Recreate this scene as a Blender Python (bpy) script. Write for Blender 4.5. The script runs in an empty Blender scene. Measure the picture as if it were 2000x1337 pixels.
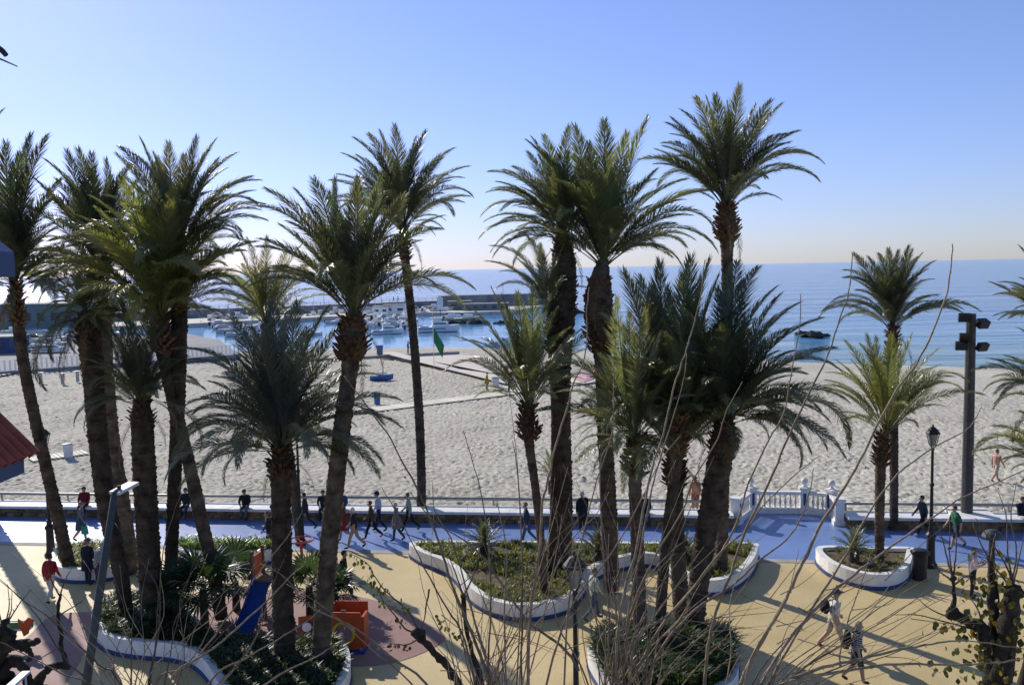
import bpy, bmesh, math, random
import numpy as np
from mathutils import Matrix, Vector, Euler
random.seed(7); rng = np.random.default_rng(7)
PI = math.pi; R = math.radians
scene = bpy.context.scene; COL = scene.collection

# ------------------------------------------------------------------ camera, sky, sun, exposure
CAM_H, FPX, PITCH, ROLL = 12.0, 1750.0, 4.72, -1.11
cam_d = bpy.data.cameras.new('camera'); cam_d.sensor_width = 36; cam_d.lens = FPX/2000*36
cam_d.clip_start = 0.1; cam_d.clip_end = 60000
cam = bpy.data.objects.new('camera', cam_d); COL.objects.link(cam)
CM = Matrix.Rotation(R(90-PITCH), 3, 'X') @ Matrix.Rotation(R(ROLL), 3, 'Z')
cam.matrix_world = Matrix.Translation((0, 0, CAM_H)) @ CM.to_4x4()
scene.camera = cam
SUN_AZ, SUN_EL = -36.0, 28.5          # degrees from +Y towards +X
world = bpy.data.worlds.new('World'); scene.world = world; world.use_nodes = True
wn = world.node_tree; bg = wn.nodes['Background']
sky = wn.nodes.new('ShaderNodeTexSky'); sky.sky_type = 'NISHITA'; sky.sun_disc = False
sky.sun_elevation = R(SUN_EL); sky.sun_rotation = R(SUN_AZ)
sky.air_density = 1.0; sky.dust_density = 0.3; sky.ozone_density = 3.0; sky.altitude = 10
sep = wn.nodes.new('ShaderNodeSeparateColor'); cmb = wn.nodes.new('ShaderNodeCombineColor')      # tone response and white balance of the photograph's camera
wn.links.new(sky.outputs[0], sep.inputs[0])
for ch, (gam, gain) in enumerate(((.81, 1.188), (.80, 1.308), (1.0, 1.34))):
    pw = wn.nodes.new('ShaderNodeMath'); pw.operation = 'POWER'; pw.inputs[1].default_value = gam; wn.links.new(sep.outputs[ch], pw.inputs[0])
    ml = wn.nodes.new('ShaderNodeMath'); ml.operation = 'MULTIPLY'; ml.inputs[1].default_value = gain; wn.links.new(pw.outputs[0], ml.inputs[0]); wn.links.new(ml.outputs[0], cmb.inputs[ch])
wn.links.new(cmb.outputs[0], bg.inputs[0]); bg.inputs[1].default_value = 0.11
sun_d = bpy.data.lights.new('sun', 'SUN'); sun_d.energy = 5.0; sun_d.angle = R(0.53); sun_d.color = (1, .94, .84)
sun = bpy.data.objects.new('sun', sun_d); COL.objects.link(sun)
sdir = Vector((math.sin(R(SUN_AZ))*math.cos(R(SUN_EL)), math.cos(R(SUN_AZ))*math.cos(R(SUN_EL)), math.sin(R(SUN_EL))))
sun.rotation_euler = sdir.to_track_quat('Z', 'Y').to_euler(); sun.location = (-20, 20, 40)
scene.view_settings.view_transform = 'Standard'; scene.view_settings.look = 'None'
scene.view_settings.exposure = 0.0; scene.view_settings.gamma = 1
scene.cycles.max_bounces = 8; scene.cycles.transparent_max_bounces = 12
scene.cycles.use_denoising = True

# ------------------------------------------------------------------ placing helpers (pixels of the 2000 x 1337 photograph)
def ray(px, py): return CM @ Vector(((px-1000)/FPX, -(py-668.5)/FPX, -1))
def G(px, py, z=0.0):
    d = ray(px, py); t = (z-CAM_H)/d.z
    return Vector((d.x*t, d.y*t, z))
def P(px, py, Y):
    d = ray(px, py); t = Y/d.y
    return Vector((d.x*t, Y, CAM_H+d.z*t))
def mpp(Y): return Y/FPX               # metres per photo pixel at a distance

# ------------------------------------------------------------------ materials
def mat(name, col, rough=.7, var=.25, scale=6.0, bump=0.0, bscale=40.0, metal=0.0, spec=.3, col2=None, tint=False, detail=6, emit=None):
    m = bpy.data.materials.new(name); m.use_nodes = True; nt = m.node_tree; b = nt.nodes['Principled BSDF']
    b.inputs['Roughness'].default_value = rough; b.inputs['Metallic'].default_value = metal
    b.inputs['Specular IOR Level'].default_value = spec
    tc = nt.nodes.new('ShaderNodeTexCoord')
    nz = nt.nodes.new('ShaderNodeTexNoise'); nz.inputs['Scale'].default_value = scale; nz.inputs['Detail'].default_value = detail
    nt.links.new(tc.outputs['Object'], nz.inputs['Vector'])
    rp = nt.nodes.new('ShaderNodeValToRGB'); e = rp.color_ramp.elements
    c2 = col2 or tuple(min(1, c*(1+var)) for c in col); c1 = tuple(c*(1-var) for c in col)
    e[0].position = .3; e[0].color = (*c1, 1); e[1].position = .7; e[1].color = (*c2, 1)
    nt.links.new(nz.outputs[0], rp.inputs[0]); out = rp.outputs[0]
    if tint:
        oi = nt.nodes.new('ShaderNodeObjectInfo'); mx = nt.nodes.new('ShaderNodeMix'); mx.data_type = 'RGBA'; mx.blend_type = 'MULTIPLY'
        mx.inputs[0].default_value = 1; nt.links.new(out, mx.inputs[6]); nt.links.new(oi.outputs['Color'], mx.inputs[7]); out = mx.outputs[2]
    nt.links.new(out, b.inputs['Base Color'])
    if bump:
        n2 = nt.nodes.new('ShaderNodeTexNoise'); n2.inputs['Scale'].default_value = bscale; n2.inputs['Detail'].default_value = 5
        nt.links.new(tc.outputs['Object'], n2.inputs['Vector'])
        bp = nt.nodes.new('ShaderNodeBump'); bp.inputs['Strength'].default_value = bump; bp.inputs['Distance'].default_value = .02
        nt.links.new(n2.outputs[0], bp.inputs['Height']); nt.links.new(bp.outputs[0], b.inputs['Normal'])
    return m
def leaf_mat(name, col, trans, rough=.38, spec=.45, mix=.35):
    m = bpy.data.materials.new(name); m.use_nodes = True; nt = m.node_tree; b = nt.nodes['Principled BSDF']
    out = nt.nodes['Material Output']
    b.inputs['Roughness'].default_value = rough; b.inputs['Specular IOR Level'].default_value = spec
    oi = nt.nodes.new('ShaderNodeObjectInfo')
    tc = nt.nodes.new('ShaderNodeTexCoord'); nz = nt.nodes.new('ShaderNodeTexNoise'); nz.inputs['Scale'].default_value = 9
    nt.links.new(tc.outputs['Object'], nz.inputs['Vector'])
    ad = nt.nodes.new('ShaderNodeMath'); ad.operation = 'ADD'; nt.links.new(nz.outputs[0], ad.inputs[0]); nt.links.new(oi.outputs['Random'], ad.inputs[1])
    mr = nt.nodes.new('ShaderNodeMapRange'); mr.inputs[1].default_value = .3; mr.inputs[2].default_value = 1.6; mr.inputs[3].default_value = .65; mr.inputs[4].default_value = 1.4
    nt.links.new(ad.outputs[0], mr.inputs[0])
    def mul(c):
        v = nt.nodes.new('ShaderNodeVectorMath'); v.operation = 'MULTIPLY'; v.inputs[0].default_value = c
        nt.links.new(oi.outputs['Color'], v.inputs[1])
        s = nt.nodes.new('ShaderNodeVectorMath'); s.operation = 'SCALE'; nt.links.new(v.outputs[0], s.inputs[0]); nt.links.new(mr.outputs[0], s.inputs['Scale'])
        return s.outputs[0]
    nt.links.new(mul(col), b.inputs['Base Color'])
    tr = nt.nodes.new('ShaderNodeBsdfTranslucent'); nt.links.new(mul(trans), tr.inputs[0])
    ms = nt.nodes.new('ShaderNodeMixShader'); ms.inputs[0].default_value = mix
    nt.links.new(b.outputs[0], ms.inputs[1]); nt.links.new(tr.outputs[0], ms.inputs[2]); nt.links.new(ms.outputs[0], out.inputs[0])
    return m
M = {}
M['frond'] = leaf_mat('frond', (.115, .13, .074), (.25, .265, .085), rough=.34, spec=.6, mix=.36)
M['dry'] = leaf_mat('dry_frond', (.17, .12, .06), (.2, .14, .05), rough=.7, spec=.2)
M['fan'] = leaf_mat('fan_leaf', (.028, .046, .02), (.05, .085, .02))
M['cover'] = leaf_mat('ground_cover', (.15, .16, .045), (.36, .38, .07), rough=.45)
M['lush'] = leaf_mat('lush_cover', (.10, .15, .04), (.3, .44, .07), rough=.4)
M['hedge'] = leaf_mat('hedge', (.04, .066, .022), (.09, .14, .025), rough=.45)
M['tleaf'] = leaf_mat('tree_leaf', (.09, .10, .025), (.22, .20, .04), rough=.5)
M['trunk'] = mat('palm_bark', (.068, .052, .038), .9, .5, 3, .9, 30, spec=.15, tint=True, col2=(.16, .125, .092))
M['stub'] = mat('leaf_stub', (.17, .088, .045), .85, .5, 5, .5, 30, spec=.2, tint=True)
M['bark'] = mat('branch_bark', (.23, .175, .122), .75, .4, 12, .6, 60, tint=True)
M['dark_bark'] = mat('pollard_bark', (.038, .031, .024), .9, .5, 8, .9, 30, tint=True)
M['white'] = mat('white_paint', (.76, .74, .70), .6, .14, 1.6, .15, 20)
M['balus'] = mat('balustrade_stone', (.74, .72, .68), .65, .1, 4, .2, 25)
M['blue_band'] = mat('blue_plinth', (.035, .06, .17), .6, .2, 3, .2, 20)
M['soil'] = mat('soil', (.12, .085, .055), .95, .4, 2, .8, 15)
M['stone'] = mat('wall_stone', (.20, .135, .075), .9, .4, 3, .8, 18, tint=True)
M['mortar'] = mat('mortar', (.14, .11, .08), .95, .3, 6, .5, 20)
M['pipe'] = mat('rail_pipe', (.30, .31, .32), .5, .15, 5, metal=.3)
M['black'] = mat('black_iron', (.025, .025, .027), .5, .2, 8)
M['grey'] = mat('grey_metal', (.06, .07, .07), .55, .15, 5)
M['pole'] = mat('floodlight_pole', (.07, .065, .06), .6, .25, 4, .2, 20)
M['concrete'] = mat('concrete', (.36, .34, .31), .85, .2, 1.5, .3, 12)
M['pale'] = mat('pale_quay', (.55, .50, .43), .85, .15, .6)
M['break'] = mat('breakwater', (.23, .23, .235), .9, .35, .35, .6, 3)
M['rock'] = mat('rock', (.07, .065, .06), .9, .5, .7, .9, 4)
M['board'] = mat('boardwalk', (.76, .69, .54), .8, .15, 2, .2, 30, tint=True)
M['path'] = mat('sand_path', (.64, .57, .48), .9, .12, .8)
M['bwhite'] = mat('boat_white', (.88, .86, .82), .35, .05, 3, tint=True)
M['bdark'] = mat('boat_glass', (.03, .04, .05), .15, .2, 3, spec=.6)
M['bcover'] = mat('boat_cover', (.5, .5, .5), .7, .15, 3, tint=True)
M['orange'] = mat('orange_panel', (.44, .075, .02), .45, .12, 4)
M['yellow'] = mat('yellow_ring', (.6, .40, .03), .5, .12, 4)
M['playblue'] = mat('blue_plastic', (.015, .05, .22), .35, .15, 4)
M['red'] = mat('red_tube', (.4, .04, .03), .45, .15, 4)
M['green'] = mat('green_board', (.05, .18, .07), .5, .15, 4)
M['wood'] = mat('post_wood', (.16, .10, .06), .8, .3, 6, .4, 30)
M['houseblue'] = mat('house_blue', (.05, .085, .19), .6, .15, 2, .2, 30)
M['tile'] = mat('roof_tile', (.2, .05, .035), .8, .3, 5, .4, 30, tint=True)
M['railblue'] = mat('terrace_rail', (.33, .40, .5), .4, .1, 4)
M['flag'] = mat('green_flag', (.02, .16, .07), .7, .15, 4)
M['binblue'] = mat('bin_blue', (.05, .13, .33), .5, .15, 4)
M['binwhite'] = mat('bin_white', (.55, .58, .62), .5, .12, 4)
M['glass'] = mat('lantern_glass', (.2, .22, .22), .12, .1, 5, spec=.6)
M['teal'] = mat('harbour_shed', (.17, .22, .225), .7, .2, .3)
M['pink'] = mat('pink_tarp', (.55, .33, .34), .8, .12, 1)
M['skin'] = mat('skin', (.46, .27, .19), .55, .1, 9)
M['tan'] = mat('tanned_skin', (.42, .22, .13), .55, .1, 9)
_cl = {}
def cloth(c, stripes=False):
    k = (c, stripes)
    if k not in _cl:
        m = mat('fabric', c, .85, .22, 7, .4, 60)
        if stripes:
            nt = m.node_tree; w = nt.nodes.new('ShaderNodeTexWave'); w.bands_direction = 'Z'; w.inputs['Scale'].default_value = 5.5; w.inputs['Distortion'].default_value = .4
            tc = nt.nodes.new('ShaderNodeTexCoord'); nt.links.new(tc.outputs['Object'], w.inputs['Vector'])
            rp = nt.nodes.new('ShaderNodeValToRGB'); e = rp.color_ramp.elements; e[0].position = .62; e[0].color = (*c, 1); e[1].position = .72; e[1].color = (.6, .6, .6, 1)
            nt.links.new(w.outputs[0], rp.inputs[0]); nt.links.new(rp.outputs[0], nt.nodes['Principled BSDF'].inputs['Base Color'])
        _cl[k] = m
    return _cl[k]

def ground_mat(name, col, col2, rough, scale, spec=.3, fine=60, fine_amt=.18, bump=.15, speck=None):
    m = bpy.data.materials.new(name); m.use_nodes = True; nt = m.node_tree; b = nt.nodes['Principled BSDF']
    tc = nt.nodes.new('ShaderNodeTexCoord')
    def noise(s, d=6):
        n = nt.nodes.new('ShaderNodeTexNoise'); n.inputs['Scale'].default_value = s; n.inputs['Detail'].default_value = d
        nt.links.new(tc.outputs['Object'], n.inputs['Vector']); return n
    n0 = noise(scale*.18, 3); n1 = noise(scale); rp = nt.nodes.new('ShaderNodeValToRGB'); e = rp.color_ramp.elements
    e[0].position = .38; e[0].color = (*col, 1); e[1].position = .62; e[1].color = (*col2, 1); av = nt.nodes.new('ShaderNodeMath'); av.operation = 'MULTIPLY_ADD'; av.inputs[1].default_value = .5; nt.links.new(n0.outputs[0], av.inputs[0])
    hf = nt.nodes.new('ShaderNodeMath'); hf.operation = 'MULTIPLY'; hf.inputs[1].default_value = .5; nt.links.new(n1.outputs[0], hf.inputs[0]); nt.links.new(hf.outputs[0], av.inputs[2]); nt.links.new(av.outputs[0], rp.inputs[0])
    n2 = noise(fine, 4); mr = nt.nodes.new('ShaderNodeMapRange'); mr.inputs[1].default_value = .3; mr.inputs[2].default_value = .7
    mr.inputs[3].default_value = 1-fine_amt; mr.inputs[4].default_value = 1+fine_amt; nt.links.new(n2.outputs[0], mr.inputs[0])
    sc = nt.nodes.new('ShaderNodeVectorMath'); sc.operation = 'SCALE'; nt.links.new(rp.outputs[0], sc.inputs[0]); nt.links.new(mr.outputs[0], sc.inputs['Scale'])
    nt.links.new(sc.outputs[0], b.inputs['Base Color'])
    b.inputs['Roughness'].default_value = rough; b.inputs['Specular IOR Level'].default_value = spec
    n3 = noise(.7, 4); m3 = nt.nodes.new('ShaderNodeMapRange'); m3.inputs[3].default_value = rough-.06; m3.inputs[4].default_value = rough+.06
    nt.links.new(n3.outputs[0], m3.inputs[0]); nt.links.new(m3.outputs[0], b.inputs['Roughness'])
    bp = nt.nodes.new('ShaderNodeBump'); bp.inputs['Strength'].default_value = bump; bp.inputs['Distance'].default_value = .02
    nt.links.new(n2.outputs[0], bp.inputs['Height']); nt.links.new(bp.outputs[0], b.inputs['Normal'])
    return m
M['plaza'] = ground_mat('plaza_yellow', (.48, .365, .165), (.65, .51, .265), .62, .35, .35, 25, .14)
M['prom'] = ground_mat('promenade_blue', (.125, .20, .42), (.17, .26, .50), .38, .5, .9, 30, .14, .2)
M['play'] = ground_mat('playground_rubber', (.27, .15, .13), (.36, .22, .19), .75, .6, .3, 40, .15)
M['sand'] = ground_mat('beach_sand', (.455, .42, .345), (.56, .52, .43), .95, .12, .1, 3.6, .26, .8)
M['yard'] = ground_mat('harbour_yard', (.22, .22, .22), (.30, .29, .28), .9, .2, .2, 3, .1)

# ------------------------------------------------------------------ mesh helpers
def props(o, label=None, cat=None, group=None, kind=None):
    if label: o['label'] = label
    if cat: o['category'] = cat
    if group: o['group'] = group
    if kind: o['kind'] = kind
    return o
def link(name, me, parent=None, loc=None):
    o = bpy.data.objects.new(name, me); COL.objects.link(o)
    if parent: o.parent = parent
    if loc is not None: o.location = loc
    return o
def mesh_np(name, V, F, mats, smooth=False):
    V = np.asarray(V, dtype=np.float32); F = np.asarray(F, dtype=np.int32); k = F.shape[1]
    me = bpy.data.meshes.new(name); me.vertices.add(len(V)); me.vertices.foreach_set('co', V.ravel())
    me.loops.add(F.size); me.loops.foreach_set('vertex_index', F.ravel())
    me.polygons.add(len(F)); me.polygons.foreach_set('loop_start', np.arange(0, F.size, k, dtype=np.int32))
    me.polygons.foreach_set('loop_total', np.full(len(F), k, dtype=np.int32))
    me.polygons.foreach_set('use_smooth', np.full(len(F), smooth))
    for m in (mats if isinstance(mats, (list, tuple)) else [mats]): me.materials.append(m)
    me.update(calc_edges=True); me.validate(); return me
class MB:
    def __init__(s): s.v = []; s.f = []
    def add(s, vs, fs):
        n = len(s.v); s.v += [tuple(v) for v in vs]; s.f += [tuple(i+n for i in f) for f in fs]; return s
    def box(s, c, size, rz=0.0, taper=1.0, jit=0.0, mat3=None):
        x, y, z = [q/2 for q in size]; vs = []
        for k, (a, b, e) in enumerate([(-1,-1,-1),(1,-1,-1),(1,1,-1),(-1,1,-1),(-1,-1,1),(1,-1,1),(1,1,1),(-1,1,1)]):
            t = taper if e > 0 else 1
            p = Vector((a*x*t + random.uniform(-jit, jit), b*y*t + random.uniform(-jit, jit), e*z + random.uniform(-jit, jit)))
            p = mat3 @ p if mat3 else Matrix.Rotation(rz, 3, 'Z') @ p
            vs.append(p+Vector(c))
        return s.add(vs, [(3,2,1,0),(4,5,6,7),(0,1,5,4),(1,2,6,5),(2,3,7,6),(3,0,4,7)])
    def tube(s, pts, rad, n=6, cap=True):
        pts = [Vector(p) for p in pts]
        if not isinstance(rad, (list, tuple)): rad = [rad]*len(pts)
        vs = []; fs = []; prev = None
        for i, p in enumerate(pts):
            t = (pts[min(i+1, len(pts)-1)]-pts[max(i-1, 0)]).normalized()
            if prev is None: u = t.orthogonal().normalized()
            else:
                u = (prev - t*prev.dot(t)); u = u.normalized() if u.length > 1e-6 else t.orthogonal().normalized()
            prev = u; w = t.cross(u)
            for k in range(n):
                a = 2*PI*k/n; vs.append(p+(u*math.cos(a)+w*math.sin(a))*rad[i])
        for i in range(len(pts)-1):
            for k in range(n): fs.append((i*n+k, i*n+(k+1) % n, (i+1)*n+(k+1) % n, (i+1)*n+k))
        if cap: fs += [tuple(range(n-1, -1, -1)), tuple((len(pts)-1)*n+k for k in range(n))]
        return s.add(vs, fs)
    def lathe(s, prof, n=12, c=(0, 0, 0), sx=1, sy=1):
        vs = []; fs = []
        for r, z in prof:
            for k in range(n): vs.append((c[0]+r*math.cos(2*PI*k/n)*sx, c[1]+r*math.sin(2*PI*k/n)*sy, c[2]+z))
        m = len(prof)
        for i in range(m-1):
            for k in range(n): fs.append((i*n+k, i*n+(k+1) % n, (i+1)*n+(k+1) % n, (i+1)*n+k))
        fs += [tuple(range(n-1, -1, -1)), tuple((m-1)*n+k for k in range(n))]
        return s.add(vs, fs)
    def ball(s, c, r, n=10, sq=(1, 1, 1)):
        pr = [(max(.001, math.sin(PI*i/6)), -math.cos(PI*i/6)) for i in range(7)]
        vs = []; fs = []
        for rr, z in pr:
            for k in range(n): vs.append((c[0]+rr*r*math.cos(2*PI*k/n)*sq[0], c[1]+rr*r*math.sin(2*PI*k/n)*sq[1], c[2]+z*r*sq[2]))
        for i in range(6):
            for k in range(n): fs.append((i*n+k, i*n+(k+1) % n, (i+1)*n+(k+1) % n, (i+1)*n+k))
        return s.add(vs, fs)
    def prism(s, poly, z0, z1):
        n = len(poly); vs = [(p[0], p[1], z0) for p in poly]+[(p[0], p[1], z1) for p in poly]
        fs = [tuple(range(n-1, -1, -1)), tuple(range(n, 2*n))]+[(i, (i+1) % n, n+(i+1) % n, n+i) for i in range(n)]
        return s.add(vs, fs)
    def mesh(s, name, mats, smooth=False):
        me = bpy.data.meshes.new(name); me.from_pydata(s.v, [], s.f)
        for m in (mats if isinstance(mats, (list, tuple)) else [mats]): me.materials.append(m)
        if smooth:
            for p in me.polygons: p.use_smooth = True
        me.update(); return me
    def build(s, name, m, parent=None, origin=None, smooth=False, **kw):
        if origin is not None: s.v = [tuple(Vector(v)-Vector(origin)) for v in s.v]
        o = link(name, s.mesh(name, m, smooth), parent)
        if origin is not None and parent is None: o.location = origin
        return props(o, **kw)
def thing(name, label, cat, loc=(0, 0, 0), rz=0.0, group=None):
    o = bpy.data.objects.new(name, None); COL.objects.link(o); o.location = loc; o.rotation_euler = (0, 0, rz); o.empty_display_size = .2
    return props(o, label, cat, group)
def copy_tree(o, parent=None):
    c = o.copy(); COL.objects.link(c)
    if parent: c.parent = parent
    for ch in list(o.children): copy_tree(ch, c)
    return c
def spline(pts, per=6, closed=False):
    pts = [np.array(p, float) for p in pts]; n = len(pts); out = []
    for i in range(n if closed else n-1):
        p0 = pts[(i-1) % n] if closed or i > 0 else 2*pts[0]-pts[1]
        p1 = pts[i]; p2 = pts[(i+1) % n]; p3 = pts[(i+2) % n] if closed or i+2 < n else 2*pts[-1]-pts[-2]
        for k in range(per):
            t = k/per
            out.append(.5*((2*p1)+(-p0+p2)*t+(2*p0-5*p1+4*p2-p3)*t*t+(-p0+3*p1-3*p2+p3)*t**3))
    if not closed: out.append(pts[-1])
    return out
def sheet(name, poly, z, m, kind='structure', thick=0.0):
    mb = MB()
    if thick: mb.prism(poly, z-thick, z)
    else: mb.add([(p[0], p[1], z) for p in poly], [tuple(range(len(poly)))])
    return mb.build(name, m, kind=kind)
def gpoly(pts, z=0.0): return [tuple(G(x, y, z))[:2] for x, y in pts]
def ccw(poly):
    a = sum(poly[i][0]*poly[(i+1) % len(poly)][1]-poly[(i+1) % len(poly)][0]*poly[i][1] for i in range(len(poly)))
    return poly if a > 0 else poly[::-1]
def offset(poly, d):                    # poly counter-clockwise; d > 0 inwards
    n = len(poly); out = []
    for i in range(n):
        a, b, c = [Vector((*poly[(i+k) % n], 0)) for k in (-1, 0, 1)]
        t1 = (b-a).normalized(); t2 = (c-b).normalized(); n1 = Vector((-t1.y, t1.x, 0)); n2 = Vector((-t2.y, t2.x, 0))
        m = (n1+n2); m = m.normalized() if m.length > 1e-4 else n1
        out.append(tuple((b+m*d/max(.5, m.dot(n1))))[:2])
    return out

# ------------------------------------------------------------------ ground, promenade, beach, sea
WA, WB = G(0, 1008), G(1950, 1037)                 # foot of the sea wall
wd = (WB-WA).normalized(); wn_ = Vector((-wd.y, wd.x, 0))
def W(u, v, z=0.0):                                # along the wall (u) and out to sea (v)
    p = WA+wd*u+wn_*v; return Vector((p.x, p.y, z))
def u_of(px, py): return (G(px, py)-WA).dot(wd)
ground = sheet('ground', [tuple(W(-60, 2.2))[:2], tuple(W(-60, -60))[:2], tuple(W(110, -60))[:2], tuple(W(110, 2.2))[:2]], -.008, M['plaza'], thick=.5)
EA, EB = G(300, 1064), G(1550, 1092)
ed = (EB-EA).normalized()
def E_(t, off=0.0): p = EA+ed*t+Vector((-ed.y, ed.x, 0))*off; return (p.x, p.y)
ub0, ub1 = u_of(1440, 1020), u_of(1636, 1022)
sheet('promenade', [E_(-60), E_(75), tuple(W(100, 0.02))[:2], tuple(W(-60, .02))[:2]], 0.0, M['prom'])
bay = [G(1438, 1022), G(1466, 1000), G(1571, 1001), G(1624, 1006), G(1638, 1024)]
sheet('promenade_bay', [(bay[0].x-.2, bay[0].y-.9)]+[tuple(p)[:2] for p in bay]+[(bay[4].x+.2, bay[4].y-.9)], .004, M['prom'])
sheet('kerb_strip', [E_(-60, -.42), E_(75, -.42), E_(75, .0), E_(-60, .0)], .006, M['concrete'])
for i, pl in enumerate([
    [(385, 1165), (470, 1150), (640, 1155), (690, 1163), (745, 1175), (810, 1205), (868, 1238), (850, 1262), (780, 1290), (700, 1300), (560, 1300), (430, 1270), (385, 1225)],
    [(50, 1245), (95, 1205), (150, 1195), (205, 1200), (190, 1240), (165, 1275), (130, 1330), (60, 1420), (-80, 1400), (-40, 1300)]]):
    sheet('playground_surface', [tuple(p) for p in spline(gpoly(pl), 5, True)], .004, M['play'])

SEA_Z = -1.6
SHORE = [(-400, 156), (-12, 156), (6, 146), (22, 132), (40, 120), (60, 110), (90, 98), (140, 85), (400, 60)]
def shore_y(x): return np.interp(x, [p[0] for p in SHORE], [p[1] for p in SHORE])
def fft_noise(ny, nx, d, lo, hi, seed):
    r = np.random.default_rng(seed).standard_normal((ny, nx)); f = np.fft.rfft2(r)
    ky = np.fft.fftfreq(ny, d)[:, None]; kx = np.fft.rfftfreq(nx, d)[None, :]; k = np.sqrt(kx**2+ky**2)
    w = np.exp(-((np.log(np.maximum(k, 1e-6))-math.log(1/math.sqrt(lo*hi)))**2)/(2*(math.log(hi/lo)/2)**2))
    o = np.fft.irfft2(f*w, (ny, nx)); return o/o.std()
d = .09; gx, gy = 2048, 2048              # noise tiles, sampled on a grid that coarsens with distance
xs = np.arange(-66, 76, .13); rows_ = [0.0]
while rows_[-1] < 122: rows_.append(rows_[-1]+.13*((45+rows_[-1])/45)**1.35)
vs_ = np.array(rows_); nx, ny = len(xs), len(vs_)
Xg, Vg = np.meshgrid(xs, vs_)
wall_y = WA.y+(Xg-WA.x)*wd.y/wd.x
Yg = wall_y+.9+Vg*(166-wall_y-.9)/vs_[-1]
sh = shore_y(Xg); t = np.clip((Yg-wall_y)/(sh-wall_y), 0, 1.3)
def samp(n): return n[(Yg/d).astype(int) % gy, (Xg*1.35/d).astype(int) % gx]
f1 = fft_noise(gy, gx, d, .36, .8, 3); f2 = fft_noise(gy, gx, d, .9, 2.0, 5); big = samp(fft_noise(gy, gx, d, 5, 14, 4))
foot = samp(-np.maximum(f1-.35, 0)**.8+.25*np.maximum(-f1, 0))+.12*samp(f2)
amp = np.clip((1-t)*9, 0, 1)*(.75+.25*np.tanh(big))*.135
amp *= np.where((Xg > 26) & (t > .62), .22, 1)
Zg = -.38-1.15*np.clip((t-.45)/.55, 0, 1.6)**1.4+amp*foot+.016*big*np.clip((1-t)*4, 0, 1)
idx = np.arange(nx*ny).reshape(ny, nx)
F = np.stack([idx[:-1, :-1], idx[:-1, 1:], idx[1:, 1:], idx[1:, :-1]], -1).reshape(-1, 4)
props(link('beach_sand', mesh_np('beach_sand', np.stack([Xg, Yg, Zg], -1).reshape(-1, 3), F, M['sand'], True)), kind='structure')
sheet('beach_sand_far', [(75.5, 30), (420, 30), (420, 62), (140, 85), (75.5, 103)], -1.2, M['sand'])
sheet('beach_sand_side', [(-300, 46), (-65.5, 51), (-65.5, 128), (-300, 128)], -.42, M['sand'])
sheet('sea_bed', [(-45000, 30), (45000, 30), (45000, 45000), (-45000, 45000)], -3.5, M['sand'])

sea_m = bpy.data.materials.new('sea_water'); sea_m.use_nodes = True; nt = sea_m.node_tree; b = nt.nodes['Principled BSDF']
tc = nt.nodes.new('ShaderNodeTexCoord'); sp = nt.nodes.new('ShaderNodeSeparateXYZ'); nt.links.new(tc.outputs['Object'], sp.inputs[0])
# shallow water over pale sand is turquoise, deep water blue: distance from the shore line
ma = nt.nodes.new('ShaderNodeMath'); ma.operation = 'MULTIPLY_ADD'; ma.inputs[1].default_value = .55; nt.links.new(sp.outputs[0], ma.inputs[0]); nt.links.new(sp.outputs[1], ma.inputs[2])
mr = nt.nodes.new('ShaderNodeMapRange'); mr.inputs[1].default_value = 135; mr.inputs[2].default_value = 330; nt.links.new(ma.outputs[0], mr.inputs[0])
rp = nt.nodes.new('ShaderNodeValToRGB'); e = rp.color_ramp.elements
e[0].color = (.22, .37, .41, 1); e[1].color = (.07, .24, .5, 1); e.new(.12).color = (.12, .29, .41, 1); e.new(.45).color = (.095, .31, .57, 1)
nt.links.new(mr.outputs[0], rp.inputs[0]); nt.links.new(rp.outputs[0], b.inputs['Base Color'])
b.inputs['Roughness'].default_value = .10; b.inputs['IOR'].default_value = 1.33; b.inputs['Specular IOR Level'].default_value = .5
mp = nt.nodes.new('ShaderNodeMapping'); mp.inputs['Scale'].default_value = (.055, .21, 1); mp.inputs['Rotation'].default_value = (0, 0, R(-12)); nt.links.new(tc.outputs['Object'], mp.inputs[0])
w1 = nt.nodes.new('ShaderNodeTexNoise'); w1.inputs['Scale'].default_value = 1; w1.inputs['Detail'].default_value = 7; w1.inputs['Roughness'].default_value = .6; nt.links.new(mp.outputs[0], w1.inputs[0])
mp2 = nt.nodes.new('ShaderNodeMapping'); mp2.inputs['Scale'].default_value = (.006, .05, 1); nt.links.new(tc.outputs['Object'], mp2.inputs[0])
w2 = nt.nodes.new('ShaderNodeTexNoise'); w2.inputs['Scale'].default_value = 1; w2.inputs['Detail'].default_value = 4; nt.links.new(mp2.outputs[0], w2.inputs[0])
mx = nt.nodes.new('ShaderNodeMath'); mx.operation = 'MULTIPLY_ADD'; mx.inputs[1].default_value = 3.0; nt.links.new(w2.outputs[0], mx.inputs[0]); nt.links.new(w1.outputs[0], mx.inputs[2])
bp = nt.nodes.new('ShaderNodeBump'); bp.inputs['Strength'].default_value = 1.0; bp.inputs['Distance'].default_value = 1.35; nt.links.new(mx.outputs[0], bp.inputs['Height']); nt.links.new(bp.outputs[0], b.inputs['Normal'])
sheet('sea', [(-45000, 40), (45000, 40), (45000, 45000), (-45000, 45000)], SEA_Z, sea_m)
har_m = sea_m.copy(); har_m.name = 'harbour_water'
for n in har_m.node_tree.nodes:
    if n.type == 'BUMP': n.inputs['Strength'].default_value = .35; n.inputs['Distance'].default_value = .3
# calm water inside the harbour, between beach and breakwater
hw = gpoly([(395, 690), (560, 712), (892, 692), (1050, 640), (1060, 611), (900, 610), (400, 622)], SEA_Z)
sheet('harbour_water', hw, SEA_Z+.02, har_m)

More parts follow.
